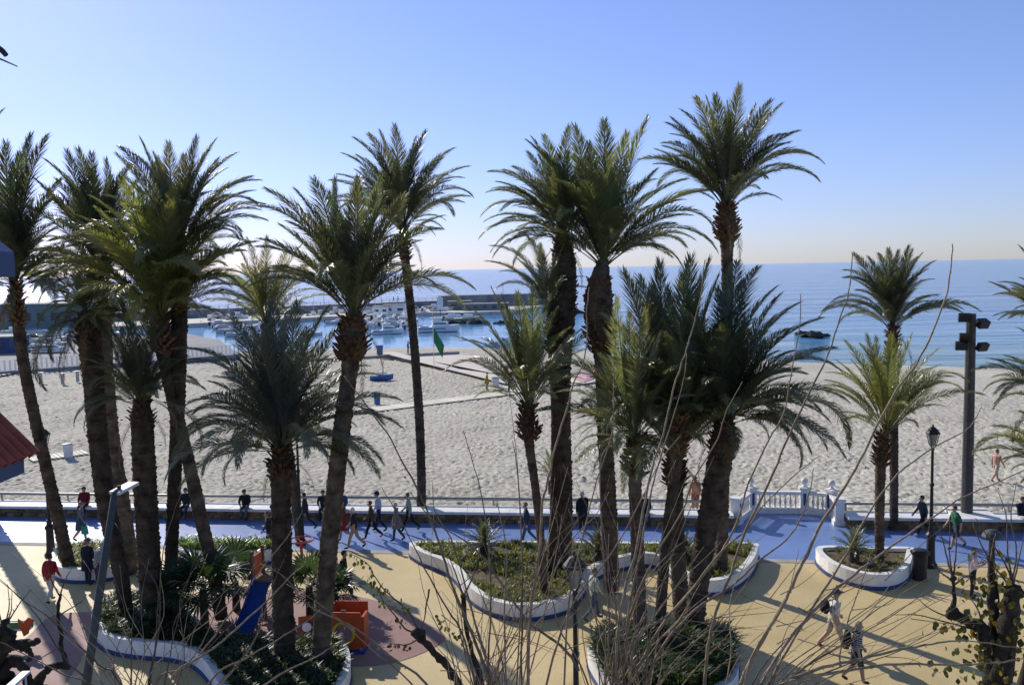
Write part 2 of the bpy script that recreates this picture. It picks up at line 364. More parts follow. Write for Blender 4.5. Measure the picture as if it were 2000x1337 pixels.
# ------------------------------------------------------------------ sea wall with seat, pipe rail, balustrade
def sea_wall(u0, u1, label):
    o0 = W(u0, 0); t = thing('seat_wall', label, 'wall', o0, 0, 'low seat walls along the promenade')
    mid = W((u0+u1)/2, .5); ang = math.atan2(wd.y, wd.x)
    MB().box(W((u0+u1)/2, .56, .17), (u1-u0, .9, .5), ang).build('core', M['mortar'], t, o0)
    n = max(1, round((u1-u0)/2.0)); L = (u1-u0)/n
    for i in range(n):
        MB().box(W(u0+L*(i+.5), .5, .5), (L-.012, 1.12, .13), ang, jit=.004).build('coping_slab', M['white'], t, o0)
    protos = [MB().box((0, 0, 0), (random.uniform(.34, .5), .1, .19), 0, jit=.025).mesh('stone', M['stone']) for _ in range(6)]
    k = 0; u = u0+.2
    while u < u1-.1:
        for row in (0, 1):
            s = link('stone', random.choice(protos), t); s.location = W(u+row*.2, .1+random.uniform(-.02, .02), .1+row*.21)-o0
            s.rotation_euler = (random.choice((0, PI)), 0, ang); s.color = (*[random.uniform(.6, 1.3)]*3, 1); k += 1
        u += .44
def pipe_rail(u0, u1, label):
    o0 = W(u0, 1.25); t = thing('pipe_rail', label, 'railing', o0, 0, 'pipe rails behind the seat wall')
    MB().tube([W(u0, 1.25, .86), W(u1, 1.25, .86)], .075, 8).build('rail', M['pipe'], t, o0, True)
    n = round((u1-u0)/3.6)
    for i in range(n+1):
        u = u0+(u1-u0)*(i+.04)/(n+.08)
        MB().tube([W(u, 1.25, -.5), W(u, 1.25, .8)], .05, 6).build('post', M['pipe'], t, o0)
sea_wall(-12, ub0-.25, 'long low brown stone wall with white seat slabs, left of the white balustrade')
sea_wall(ub1+.25, ub1+22, 'low brown stone wall with white seat slabs, right of the white balustrade')
pipe_rail(-12, ub0-.3, 'thick grey pipe rail behind the seat wall left of the balustrade')
pipe_rail(ub1+.3, ub1+22, 'thick grey pipe rail behind the seat wall right of the balustrade')

bal = thing('balustrade', 'white classical balustrade with ball finials around a small bay', 'balustrade', bay[0])
post_h = [1.25, 1.28, 1.28, 1.28, 1.25]
bprof = [(.06, 0), (.06, .05), (.035, .07), (.075, .2), (.08, .27), (.045, .45), (.033, .55), (.055, .58), (.055, .63)]
bmesh_ = MB().lathe(bprof, 10).mesh('baluster', M['balus'], True)
for i, p in enumerate(bay):
    dirn = (bay[min(i+1, 4)]-bay[max(i-1, 0)]); a = math.atan2(dirn.y, dirn.x)
    hgt = post_h[i]; q = MB()
    q.box((p.x, p.y, .11), (.52, .52, .22), a); q.box((p.x, p.y, .22+(hgt-.32)/2), (.40, .40, hgt-.32), a); q.box((p.x, p.y, hgt-.06), (.52, .52, .12), a)
    po = q.build('post', M['balus'], bal, bay[0])
    fm = MB(); fm.lathe([(.16, 0), (.1, .05), (.07, .1), (.06, .12)], 10, (p.x, p.y, hgt)); fm.ball((p.x, p.y, hgt+.27), .17, 12)
    if i in (1, 2, 3): fm.build('finial', M['balus'], po, bay[0], True)
    nrm = Vector((0, -1, 0)); pn = MB().box((p.x+math.sin(a)*.205, p.y-math.cos(a)*.205, .22+(hgt-.32)/2), (.13, .03, .6), a).build('inset', M['blue_band'], po, bay[0])
for i in range(4):
    a_, b_ = bay[i], bay[i+1]; dv = b_-a_; L = dv.length; dn = dv/L; ang = math.atan2(dv.y, dv.x); mid = (a_+b_)/2
    MB().box((mid.x, mid.y, .14), (L-.42, .34, .28), ang).build('plinth', M['balus'], bal, bay[0])
    MB().box((mid.x, mid.y, .99), (L-.40, .30, .14), ang).build('rail', M['balus'], bal, bay[0])
    nb = max(2, int((L-.5)/.24))
    for k in range(nb):
        o = link('baluster', bmesh_, bal); o.location = a_+dn*(.3+(L-.6)*(k+.5)/nb)+Vector((0, 0, .282))-bay[0]

# ------------------------------------------------------------------ planters
COVER_SPOTS = []
def planter(pts, label, smooth=True, wall_h=.58):
    poly = gpoly(pts)
    if smooth: poly = [tuple(p) for p in spline(poly, 4, True)]
    poly = ccw(poly); c = Vector((sum(p[0] for p in poly)/len(poly), sum(p[1] for p in poly)/len(poly), 0))
    t = thing('planter', label, 'planter', c)
    def ring(o1, o2, z0, z1, name, m):
        n = len(o1); mb = MB()
        vs = [(*p, z0) for p in o1]+[(*p, z1) for p in o1]+[(*p, z1) for p in o2]+[(*p, z0) for p in o2]; fs = []
        for i in range(n):
            j = (i+1) % n; fs += [(i, j, n+j, n+i), (n+i, n+j, 2*n+j, 2*n+i), (2*n+i, 2*n+j, 3*n+j, 3*n+i)]
        mb.add(vs, fs).build(name, m, t, c)
    ring(offset(poly, .025), offset(poly, .3), 0, .13, 'plinth', M['blue_band'])
    o1 = offset(poly, .06); ring(o1, offset(poly, .31), .125, wall_h, 'wall', M['white'])
    inner = offset(poly, .3)
    MB().add([(*p, wall_h-.13) for p in inner], [tuple(range(len(inner)))]).build('soil', M['soil'], t, c)
    return inner
def inside(x, y, poly):
    r = False; j = len(poly)-1
    for i in range(len(poly)):
        xi, yi = poly[i]; xj, yj = poly[j]
        if (yi > y) != (yj > y) and x < (xj-xi)*(y-yi)/(yj-yi)+xi: r = not r
        j = i
    return r
def tufts(name, poly, n, m, h=(.25, .5), blades=9, z=.42, lean=.6, w=.018, mask=None, color=(1, 1, 1)):
    xs_ = [p[0] for p in poly]; ys_ = [p[1] for p in poly]; V = []; F_ = []; cnt = 0; tries = 0
    while cnt < n and tries < n*30:
        tries += 1; x = random.uniform(min(xs_), max(xs_)); y = random.uniform(min(ys_), max(ys_))
        if not inside(x, y, poly) or (mask and not mask(x, y)): continue
        cnt += 1; hh = random.uniform(*h)
        for k in range(blades):
            a = random.uniform(0, 2*PI); l = random.uniform(.15, lean)*hh*1.3; bh = hh*random.uniform(.6, 1.1); ww = w*random.uniform(.7, 1.4)
            ca, sa = math.cos(a), math.sin(a); ox, oy = random.uniform(-.07, .07), random.uniform(-.07, .07); i = len(V)
            V += [(x+ox-sa*ww, y+oy+ca*ww, z), (x+ox+sa*ww, y+oy-ca*ww, z), (x+ox+ca*l*.55+sa*ww, y+oy+sa*l*.55-ca*ww, z+bh*.75), (x+ox+ca*l*.55-sa*ww, y+oy+sa*l*.55+ca*ww, z+bh*.75), (x+ox+ca*l*1.25, y+oy+sa*l*1.25, z+bh*.9)]
            F_ += [(i, i+1, i+2), (i, i+2, i+3), (i+3, i+2, i+4)]
    if not V: return
    o = props(link(name, mesh_np(name, V, F_, m)), kind='stuff'); o.color = (*color, 1); return o
pE = planter([(806, 1082), (816, 1102), (860, 1120), (888, 1140), (910, 1172), (950, 1200), (1005, 1213), (1065, 1210), (1115, 1195), (1143, 1165), (1163, 1137), (1200, 1120), (1255, 1108), (1292, 1116), (1325, 1143), (1375, 1163), (1425, 1158), (1465, 1132), (1482, 1100), (1466, 1084), (1300, 1083), (1100, 1081), (950, 1080)], 'long wavy white planter in the middle, full of grass and cycads')
pF = planter([(1596, 1092), (1606, 1118), (1650, 1140), (1700, 1152), (1748, 1150), (1777, 1134), (1786, 1106), (1780, 1094), (1700, 1093)], 'half-round white planter beside the black litter bin')
pA = planter([(98, 1112), (108, 1133), (150, 1140), (205, 1136), (252, 1124), (276, 1108), (276, 1090), (240, 1082), (150, 1081), (112, 1092)], 'white planter at far left by the promenade edge')
pB = planter([(346, 1080), (350, 1100), (440, 1103), (534, 1101), (541, 1084), (440, 1080)], 'narrow white planter topped with bright green grass')
pC = planter([(178, 1222), (184, 1256), (212, 1277), (270, 1288), (325, 1292), (374, 1306), (406, 1338), (428, 1378), (480, 1425), (590, 1430), (668, 1380), (690, 1325), (676, 1286), (640, 1274), (560, 1290), (450, 1272), (398, 1250), (380, 1215), (372, 1190), (300, 1182), (215, 1192)], 'large wavy white planter with blue base at lower left')
pG = planter([(1148, 1290), (1162, 1340), (1205, 1385), (1330, 1402), (1432, 1372), (1446, 1315), (1428, 1278), (1350, 1264), (1230, 1264)], 'round white planter holding a dark green hedge, bottom centre')
tufts('ground_cover', pE, 1500, M['cover'], (.16, .42), mask=lambda x, y: math.sin(x*1.3)+math.sin(y*1.9+x) > -1.1)
tufts('ground_cover', pA, 260, M['cover'], (.2, .5), mask=lambda x, y: x < -15.4)
tufts('ground_cover', pB, 420, M['lush'], (.2, .55), 12)
tufts('ground_cover', pC, 1300, M['hedge'], (.2, .55), 12, w=.022)
tufts('ground_cover', pF, 60, M['cover'], (.1, .25))
tufts('ground_cover', pG, 1400, M['hedge'], (.35, .85), 12, w=.024)

# ------------------------------------------------------------------ palms
def frond_mesh(bend, seed, n=136, bare=.2, lw=.0041, ll=.195, name='frond', mt=None, vee=.42):
    r = np.random.default_rng(seed); S = 26
    s = np.linspace(0, 1, S); b = R(bend); ang = b*.42-b*s**1.8
    yaw = r.uniform(-.12, .12)*s
    t = np.stack([np.cos(ang)*np.cos(yaw), np.cos(ang)*np.sin(yaw), np.sin(ang)], 1)
    p = np.concatenate([[[0, 0, 0]], np.cumsum((t[:-1]+t[1:])/2/(S-1), 0)])
    c = p[-1]; cl = np.linalg.norm(c); a = math.atan2(c[2], math.hypot(c[0], c[1])); y = math.atan2(c[1], c[0])
    Rz = np.array([[math.cos(-y), -math.sin(-y), 0], [math.sin(-y), math.cos(-y), 0], [0, 0, 1]])
    Ry = np.array([[math.cos(a), 0, math.sin(a)], [0, 1, 0], [-math.sin(a), 0, math.cos(a)]])
    Q = Ry @ Rz; p = (p @ Q.T)/cl; t = t @ Q.T
    V = []; F_ = []
    def at(x):
        f = x*(S-1); i = min(int(f), S-2); k = f-i; return p[i]*(1-k)+p[i+1]*k, t[i]*(1-k)+t[i+1]*k
    rr = lambda x: .0085*(1-x)**.8+.0012
    for k, x in enumerate(np.linspace(0, 1, 14)):
        q, tt = at(x); side = np.cross([0, 0, 1], tt); side /= np.linalg.norm(side); up = np.cross(tt, side)
        w = rr(x)*(1.8 if x < .04 else 1)
        V += [q+side*w, q-side*w, q+up*w*.8]
        if k: i = len(V)-6; F_ += [(i, i+1, i+4), (i, i+4, i+3), (i+1, i+2, i+5), (i+1, i+5, i+4), (i+2, i, i+3), (i+2, i+3, i+5)]
    for j in range(n):
        x = bare+(1-bare)*((j+r.uniform(-.2, .2))/n); x = min(max(x, bare*.9), .998); q, tt = at(x)
        side = np.cross([0, 0, 1], tt); side /= np.linalg.norm(side); up = np.cross(tt, side)
        e = (x-bare)/(1-bare); shape = min(1, .35+2.6*e)*(1-.72*max(0, (e-.45)/.55)**1.5)
        for sg in (-1, 1):
            L = ll*shape*r.uniform(.85, 1.12); al = R(56-34*e+r.uniform(-8, 8)); ve = vee*(1-.5*e)+r.choice([-.28, .05, .3])*r.uniform(.3, 1)
            dv = tt*math.cos(al)+(side*sg*math.cos(ve)+up*math.sin(ve))*math.sin(al); dv /= np.linalg.norm(dv)
            m = q+dv*L*.5; d2 = dv+np.array([0, 0, -(.16+.5*min(1, bend/70))])*r.uniform(.2, 1.4); d2 /= np.linalg.norm(d2); tip = m+d2*L*.5
            nrm = np.cross(dv, up*.6+side*sg*r.uniform(-.8, .2)); nn = np.linalg.norm(nrm); nrm = nrm/nn if nn > 1e-3 else side
            w = lw*r.uniform(.8, 1.25)*(1-.3*e); i = len(V)
            V += [q+nrm*w*.45, q-nrm*w*.45, m-nrm*w, m+nrm*w, tip]; F_ += [(i, i+1, i+2), (i, i+2, i+3), (i+3, i+2, i+4)]
    return mesh_np(name, V, F_, mt or M['frond'])
BENDS = [10, 26, 46, 70, 98]
FR = {b: [frond_mesh(b, 100*b+k) for k in range(4)] for b in BENDS}
FRY = {b: [frond_mesh(b, 100*b+k+50, n=112, ll=.16, bare=.24, lw=.0035) for k in range(3)] for b in BENDS}
DRY = [frond_mesh(60, 900+k, n=40, ll=.12, name='dry_frond', mt=M['dry']) for k in range(2)]
def place_frond(root, org, tip, base, lib, tint, roll=0.0, bend=None, name='frond'):
    dv = tip-org; L = dv.length; X = dv/L; el = math.degrees(math.asin(max(-1, min(1, X.z))))
    if bend is None: bend = 14 if el > 72 else 34 if el > 52 else 56 if el > 24 else 84 if el > -12 else 98
    bsel = min(BENDS, key=lambda q: abs(q-bend*random.uniform(.75, 1.25)))
    me = random.choice(lib[bsel]) if isinstance(lib, dict) else random.choice(lib)
    up = Vector((0, 0, 1)); Z = up-X*up.dot(X)
    if Z.length < .15: Z = Vector((random.uniform(-1, 1), random.uniform(-1, 1), 0)); Z -= X*Z.dot(X)
    Z.normalize(); Y = Z.cross(X)
    m = Matrix((X, Y, Z)).transposed() @ Matrix.Rotation(roll, 3, 'X')
    o = link(name, me, root); o.matrix_basis = Matrix.Translation(org-base) @ m.to_4x4() @ Matrix.Scale(L, 4)
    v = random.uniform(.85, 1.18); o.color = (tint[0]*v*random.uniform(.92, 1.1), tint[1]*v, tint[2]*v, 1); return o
def trunk_mesh(pts, rads, seed, sides=24, step=.065, rough=.115):
    r = np.random.default_rng(seed); A = np.array([[*p, q] for p, q in zip(pts, rads)]); sp_ = np.array(spline(A, 12))
    dd = np.concatenate([[0], np.cumsum(np.linalg.norm(np.diff(sp_[:, :3], axis=0), axis=1))]); n = max(8, int(dd[-1]/step))
    ss = np.linspace(0, dd[-1], n); C = np.stack([np.interp(ss, dd, sp_[:, k]) for k in range(4)], 1)
    th = np.arange(sides)/sides*2*PI; J = ss/.17; row = np.floor(J); u = J-row
    ph = th[None, :]*8/(2*PI)+.5*(row[:, None] % 2)+row[:, None]*.13; q = np.abs((ph % 1)-.5)*2
    saw = (u[:, None]**1.5)*(1-.75*q**2)
    rnd = r.uniform(.25, 1.6, (int(row.max())+1, 64))[row.astype(int)[:, None], (np.floor(ph).astype(int)) % 64]
    rad = C[:, 3:4]*(1-.04+rough*1.5*saw*rnd+r.normal(0, .012, (n, sides)))
    V = np.stack([C[:, 0:1]+rad*np.cos(th), C[:, 1:2]+rad*np.sin(th), np.repeat(C[:, 2:3], sides, 1)], -1).reshape(-1, 3)
    I = np.arange(n*sides).reshape(n, sides); Rr = np.roll(I, -1, 1)
    F_ = np.stack([I[:-1], Rr[:-1], Rr[1:], I[1:]], -1).reshape(-1, 4)
    return V, F_
def palm(label, trunk, crown, tips, z0=0.42, fill=30, tint=(1, 1, 1), stub=1.0, head=None, young=False, ybase=None, fill_len=.9, low=2, stubs=70, depth=.35, trunk_tint=1.0, dry=0, tw=.74, yoff=0.0):
    base = G(trunk[0][0], trunk[0][1], z0); Y = base.y
    pts = [P(x, y, Y) for x, y, w in trunk]; rads = [w/2*mpp(Y)*tw for x, y, w in trunk]
    pts[0].z -= .3; base0 = Vector((base.x, base.y, base.z))
    root = thing('palm_tree', label, 'palm tree', base0, 0, 'palms along the promenade')
    org = P(crown[0], crown[1], Y-yoff); seed = int(trunk[0][0])*7+int(trunk[0][1])
    pts.append(org); rads.append(rads[-1]*.45)
    V, F_ = trunk_mesh([p-base0 for p in pts], rads, abs(seed))
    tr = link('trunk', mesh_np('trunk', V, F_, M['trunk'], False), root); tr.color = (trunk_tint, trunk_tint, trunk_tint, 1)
    # cut leaf bases on the head of the trunk
    hy0, hy1, hw = head or (trunk[-1][1]+30, crown[1]+8, trunk[-1][2]); st = MB()
    for k in range(stubs):
        f = (k+.5)/stubs; py = hy0+(hy1-hy0)*f; px = np.interp(-py, [-t_[1] for t_ in trunk], [t_[0] for t_ in trunk])
        c = P(px, py, Y)-base0; wloc = hw*max(tw, .9)*(.62+.38*math.sin(PI*min(1, f*1.25+.12)))/2*mpp(Y); a = k*2.39996
        out = Vector((math.cos(a), math.sin(a), 0)); tilt = R(random.uniform(25, 60)); dv = out*math.cos(tilt)+Vector((0, 0, 1))*math.sin(tilt)
        side = Vector((-out.y, out.x, 0)); nr = dv.cross(side)
        m3 = Matrix((side, nr, dv)).transposed(); L = random.uniform(.16, .34)
        st.box(c+out*wloc*.82+dv*L*.4, (random.uniform(.09, .16), .05, L), taper=.7, jit=.012, mat3=m3)
    so = st.build('leaf_stubs', M['stub'], root, kind='stuff'); so.color = (stub, stub, stub, 1)
    lib = FRY if young else FR; lens = []
    for px, py in tips:
        L2 = math.hypot(px-crown[0], py-crown[1])*mpp(Y); dy = random.uniform(-depth, depth)*L2
        tip = P(px, py, Y-yoff+dy); lens.append((tip-org).length)
        o2 = org+Vector(((tip-org).x, dy, 0)).normalized()*rads[0]*.3
        place_frond(root, o2, tip, base0, lib, tint, random.uniform(-.35, .35))
    lm = float(np.median(lens))
    fill = int(fill*1.15)
    for k in range(fill):
        f = (k+.5)/fill; el = R(82-(82-low)*f**.85+random.uniform(-8, 8)); az = k*2.39996+random.uniform(-.65, .65)+seed
        L = lm*fill_len*random.uniform(.62, 1.14)*(1 if el > 0 else .9)
        tip = org+Vector((math.cos(az)*math.cos(el), math.sin(az)*math.cos(el), math.sin(el)))*L
        place_frond(root, org+Vector((math.cos(az), math.sin(az), 0))*rads[0]*.35-Vector((0, 0, f*.3)), tip, base0, lib, tint, random.uniform(-.4, .4))
    for k in range(dry or (0 if young else 2)):
        az = random.uniform(0, 2*PI); tip = org+Vector((math.cos(az)*.9, math.sin(az)*.9, -random.uniform(1.4, 2.4)))
        place_frond(root, org-Vector((0, 0, .3)), tip, base0, DRY, (1, 1, 1), 0, 60, 'dry_frond')
    return root
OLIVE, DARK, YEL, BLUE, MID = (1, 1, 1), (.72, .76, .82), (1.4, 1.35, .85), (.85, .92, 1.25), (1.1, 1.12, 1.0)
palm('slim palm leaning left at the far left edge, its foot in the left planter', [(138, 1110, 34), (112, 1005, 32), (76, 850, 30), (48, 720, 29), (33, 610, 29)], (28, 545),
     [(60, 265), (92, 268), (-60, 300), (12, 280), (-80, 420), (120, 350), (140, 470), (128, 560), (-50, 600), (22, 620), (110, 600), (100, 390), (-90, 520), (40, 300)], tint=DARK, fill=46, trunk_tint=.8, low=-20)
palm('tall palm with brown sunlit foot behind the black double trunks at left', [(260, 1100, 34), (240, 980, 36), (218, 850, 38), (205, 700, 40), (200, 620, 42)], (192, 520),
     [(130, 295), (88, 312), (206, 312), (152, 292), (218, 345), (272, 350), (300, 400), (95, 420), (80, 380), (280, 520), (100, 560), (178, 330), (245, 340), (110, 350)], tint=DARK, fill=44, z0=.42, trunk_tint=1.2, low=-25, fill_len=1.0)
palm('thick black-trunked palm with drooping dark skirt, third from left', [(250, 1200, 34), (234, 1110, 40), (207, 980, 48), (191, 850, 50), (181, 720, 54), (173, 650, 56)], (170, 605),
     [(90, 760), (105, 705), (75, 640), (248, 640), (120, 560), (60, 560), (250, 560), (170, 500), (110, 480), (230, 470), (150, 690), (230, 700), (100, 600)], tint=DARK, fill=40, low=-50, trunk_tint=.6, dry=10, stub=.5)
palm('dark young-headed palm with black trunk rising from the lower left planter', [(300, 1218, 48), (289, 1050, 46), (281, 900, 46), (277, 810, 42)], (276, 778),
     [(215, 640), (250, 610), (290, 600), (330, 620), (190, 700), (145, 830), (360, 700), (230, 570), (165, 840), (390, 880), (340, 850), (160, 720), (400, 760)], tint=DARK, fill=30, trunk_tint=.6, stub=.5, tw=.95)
palm('bright green crowned palm with orange scaly head and S-bent trunk', [(432, 1190, 36), (412, 1095, 34), (391, 1005, 36), (368, 900, 34), (340, 790, 34), (323, 705, 38), (314, 650, 50)], (312, 605),
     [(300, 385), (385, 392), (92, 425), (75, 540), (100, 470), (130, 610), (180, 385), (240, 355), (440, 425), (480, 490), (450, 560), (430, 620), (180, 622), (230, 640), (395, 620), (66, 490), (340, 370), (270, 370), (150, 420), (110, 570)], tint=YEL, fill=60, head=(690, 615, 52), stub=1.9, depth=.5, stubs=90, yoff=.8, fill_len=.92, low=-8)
palm('tall straight palm whose feathery top rises behind the bright green crown', [(330, 1190, 34), (338, 1000, 34), (345, 850, 36), (350, 700, 38), (350, 580, 40)], (348, 490),
     [(235, 287), (275, 272), (228, 302), (385, 268), (420, 275), (460, 300), (490, 345), (495, 372), (505, 402), (470, 450), (200, 380), (300, 300), (440, 330), (520, 430), (410, 290), (260, 300)], tint=OLIVE, fill=32, trunk_tint=.6, low=-10)
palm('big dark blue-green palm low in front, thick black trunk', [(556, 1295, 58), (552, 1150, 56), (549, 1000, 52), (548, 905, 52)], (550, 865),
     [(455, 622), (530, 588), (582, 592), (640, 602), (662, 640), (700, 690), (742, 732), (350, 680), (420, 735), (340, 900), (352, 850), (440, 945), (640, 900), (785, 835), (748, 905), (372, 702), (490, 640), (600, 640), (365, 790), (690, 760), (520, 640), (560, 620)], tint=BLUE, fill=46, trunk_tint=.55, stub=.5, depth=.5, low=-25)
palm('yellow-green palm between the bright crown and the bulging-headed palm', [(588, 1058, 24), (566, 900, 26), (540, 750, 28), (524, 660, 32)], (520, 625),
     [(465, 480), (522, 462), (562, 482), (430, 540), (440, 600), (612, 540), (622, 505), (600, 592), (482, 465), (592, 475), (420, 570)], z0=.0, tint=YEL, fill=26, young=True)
palm('leaning palm with round brown bulging head, centre left', [(622, 1300, 48), (640, 1090, 48), (655, 950, 46), (670, 820, 44), (682, 730, 42), (687, 680, 54), (689, 650, 62)], (692, 605),
     [(520, 370), (612, 348), (642, 375), (578, 372), (700, 347), (742, 352), (792, 380), (862, 422), (500, 402), (548, 440), (505, 482), (532, 520), (862, 447), (924, 562), (906, 602), (770, 425), (655, 350), (485, 560), (820, 470), (600, 420), (740, 400)], tint=OLIVE, fill=30, dry=0, low=12, head=(705, 620, 70), stub=.6, stubs=110, depth=.4, tw=.78)
palm('slender tall palm with a bare straight trunk by the sea wall, centre left', [(822, 1008, 26), (823, 930, 24), (818, 800, 24), (806, 640, 23), (795, 540, 22), (789, 480, 22)], (786, 440),
     [(670, 300), (692, 270), (742, 256), (770, 245), (832, 256), (886, 290), (915, 325), (905, 347), (880, 352), (870, 430), (866, 447), (850, 460), (660, 340), (645, 352), (700, 345), (704, 430), (724, 470), (812, 270), (720, 262)], z0=0, tint=OLIVE, fill=34, stub=.5, trunk_tint=.7)
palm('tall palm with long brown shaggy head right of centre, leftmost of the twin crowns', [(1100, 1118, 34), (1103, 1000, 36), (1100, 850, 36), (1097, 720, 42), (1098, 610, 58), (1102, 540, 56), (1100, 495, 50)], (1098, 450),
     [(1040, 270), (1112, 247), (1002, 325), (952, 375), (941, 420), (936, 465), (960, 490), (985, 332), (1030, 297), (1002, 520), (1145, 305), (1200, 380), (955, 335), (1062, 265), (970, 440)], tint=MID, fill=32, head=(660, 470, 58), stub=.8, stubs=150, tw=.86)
palm('thin dark palm tucked behind the brown shaggy-headed palm', [(1076, 1130, 26), (1084, 1000, 28), (1086, 800, 28), (1079, 660, 28)], (1072, 590),
     [(960, 480), (977, 530), (1030, 462), (1010, 505), (1100, 480), (1140, 540), (1120, 500), (950, 510)], tint=OLIVE, fill=14, trunk_tint=.6, stub=.5)
palm('short palm with arching fronds and a round fibrous head, centre', [(1064, 1165, 22), (1056, 1050, 22), (1044, 940, 23), (1034, 870, 26), (1030, 825, 36)], (1032, 785),
     [(870, 722), (882, 655), (902, 665), (960, 562), (980, 577), (1040, 560), (1090, 600), (1112, 640), (1100, 700), (1150, 680), (922, 602), (1140, 740), (1010, 570), (1075, 575)], tint=MID, fill=26, head=(860, 790, 46), stub=.5, young=True)
palm('palm with swollen scaly head and wide feathery crown, centre right', [(1195, 1135, 34), (1190, 1000, 34), (1182, 850, 34), (1178, 710, 38), (1172, 630, 58), (1169, 585, 62), (1171, 550, 48)], (1178, 505),
     [(1032, 277), (1122, 247), (1180, 236), (1265, 232), (1282, 332), (1390, 372), (1400, 490), (1332, 522), (1312, 502), (1280, 350), (1062, 302), (1392, 442), (1262, 482), (1082, 380), (1062, 452), (1005, 402), (1225, 260), (1350, 420), (1150, 280), (1340, 350)], tint=MID, fill=30, head=(690, 545, 72), stub=1.0, stubs=190, depth=.4, tw=.9)
palm('tallest palm, standing alone against the sky with brown head', [(1408, 1118, 34), (1413, 950, 30), (1416, 800, 29), (1420, 600, 29), (1420, 500, 31), (1420, 455, 44), (1419, 425, 46)], (1418, 392),
     [(1358, 190), (1380, 192), (1398, 187), (1445, 167), (1476, 205), (1506, 196), (1526, 204), (1560, 256), (1606, 316), (1580, 300), (1302, 240), (1282, 292), (1278, 320), (1312, 262), (1560, 330), (1420, 200), (1540, 280), (1330, 215), (1490, 240)], tint=OLIVE, fill=26, head=(470, 400, 54), stub=.9, stubs=100)
palm('young palm with small dark fibrous head left of the big dark crown', [(1252, 1270, 40), (1246, 1100, 36), (1241, 980, 34), (1240, 920, 36), (1240, 885, 44)], (1238, 850),
     [(1088, 765), (1110, 805), (1132, 855), (1142, 722), (1180, 642), (1230, 610), (1290, 650), (1332, 702), (1352, 782), (1172, 692), (1122, 692), (1162, 885), (1300, 855), (1262, 605), (1205, 580)], tint=MID, fill=34, head=(930, 855, 48), stub=.4, young=True, low=-35)
palm('big palm with upright dark fronds reaching the horizon, right of centre', [(1332, 1215, 38), (1323, 1060, 36), (1319, 960, 36), (1318, 920, 44)], (1318, 872),
     [(1217, 532), (1247, 542), (1290, 512), (1350, 505), (1385, 510), (1402, 542), (1262, 602), (1232, 652), (1412, 622), (1442, 672), (1452, 762), (1202, 702), (1192, 792), (1302, 562), (1422, 722), (1440, 862), (1240, 905), (1335, 540), (1275, 560), (1370, 560)], tint=OLIVE, fill=36, head=(950, 885, 50), stub=.5, tw=.86)
palm('dark palm with long drooping fronds over the beach, leaning trunk', [(1350, 1250, 38), (1372, 1085, 44), (1395, 960, 50), (1412, 860, 50)], (1420, 810),
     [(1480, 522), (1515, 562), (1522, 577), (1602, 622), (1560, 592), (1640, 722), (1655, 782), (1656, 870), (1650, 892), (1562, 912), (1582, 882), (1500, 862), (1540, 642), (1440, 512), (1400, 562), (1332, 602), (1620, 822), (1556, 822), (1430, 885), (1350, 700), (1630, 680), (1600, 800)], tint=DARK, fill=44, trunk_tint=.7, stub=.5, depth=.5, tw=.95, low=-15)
palm('thin shaded palm half hidden behind the upright dark crown', [(1285, 1262, 30), (1297, 1100, 30), (1311, 980, 30), (1328, 860, 30)], (1340, 800),
     [(1300, 650), (1360, 640), (1390, 700), (1270, 720), (1380, 850), (1320, 620)], tint=MID, fill=20, trunk_tint=.7)
palm('dark palm before the sea at right, rear one of the right-hand pair', [(1746, 1034, 22), (1746, 900, 22), (1745, 760, 25), (1744, 690, 32)], (1743, 630),
     [(1667, 495), (1696, 502), (1735, 486), (1776, 481), (1800, 496), (1812, 525), (1822, 545), (1836, 575), (1913, 606), (1880, 612), (1600, 620), (1622, 592), (1650, 542), (1648, 527), (1660, 602), (1715, 495), (1755, 490)], z0=0, tint=DARK, fill=30, stub=.8, trunk_tint=.8)
palm('lighter green palm in the half-round planter, front one of the right-hand pair', [(1718, 1095, 24), (1718, 985, 25), (1720, 910, 28), (1722, 880, 34)], (1731, 835),
     [(1650, 665), (1692, 652), (1712, 657), (1782, 652), (1832, 682), (1836, 712), (1890, 745), (1880, 762), (1612, 742), (1602, 755), (1662, 702), (1742, 652), (1822, 742), (1650, 822), (1762, 660), (1862, 735)], tint=YEL, fill=24, stub=.6, young=True)
palm('right-edge palm whose upper fronds alone enter the picture', [(2085, 1080, 30), (2080, 900, 30), (2072, 700, 30)], (2070, 640),
     [(1992, 482), (1955, 572), (1985, 602), (2010, 492), (1992, 542), (1975, 620), (2140, 500), (2100, 480)], tint=OLIVE, fill=30, fill_len=.85)
palm('right-edge palm whose middle fronds hang beside the floodlight mast', [(2100, 1190, 30), (2092, 1000, 30), (2085, 850, 30)], (2080, 800),
     [(1902, 722), (1922, 762), (1950, 702), (1992, 642), (1955, 775), (1965, 740), (2180, 700), (2110, 620)], tint=OLIVE, fill=34, fill_len=.95, low=-20)
palm('low right-edge palm with long fronds reaching over the sand', [(2120, 1200, 30), (2110, 1080, 30), (2100, 990, 32)], (2090, 950),
     [(1905, 882), (1945, 832), (1962, 902), (1992, 802), (1975, 860), (2180, 830)], tint=MID, fill=28, fill_len=.9, low=-10)
palm('tall palm beyond the left edge, only a frond tip showing in the sky', [(-34, 1008, 40), (-42, 700, 38), (-58, 420, 38)], (-66, 345),
     [(7, 214), (-30, 185), (-200, 300), (-160, 200), (-100, 160), (-230, 420), (-60, 180)], z0=0, fill=12, fill_len=.35, tint=DARK, tw=.95)

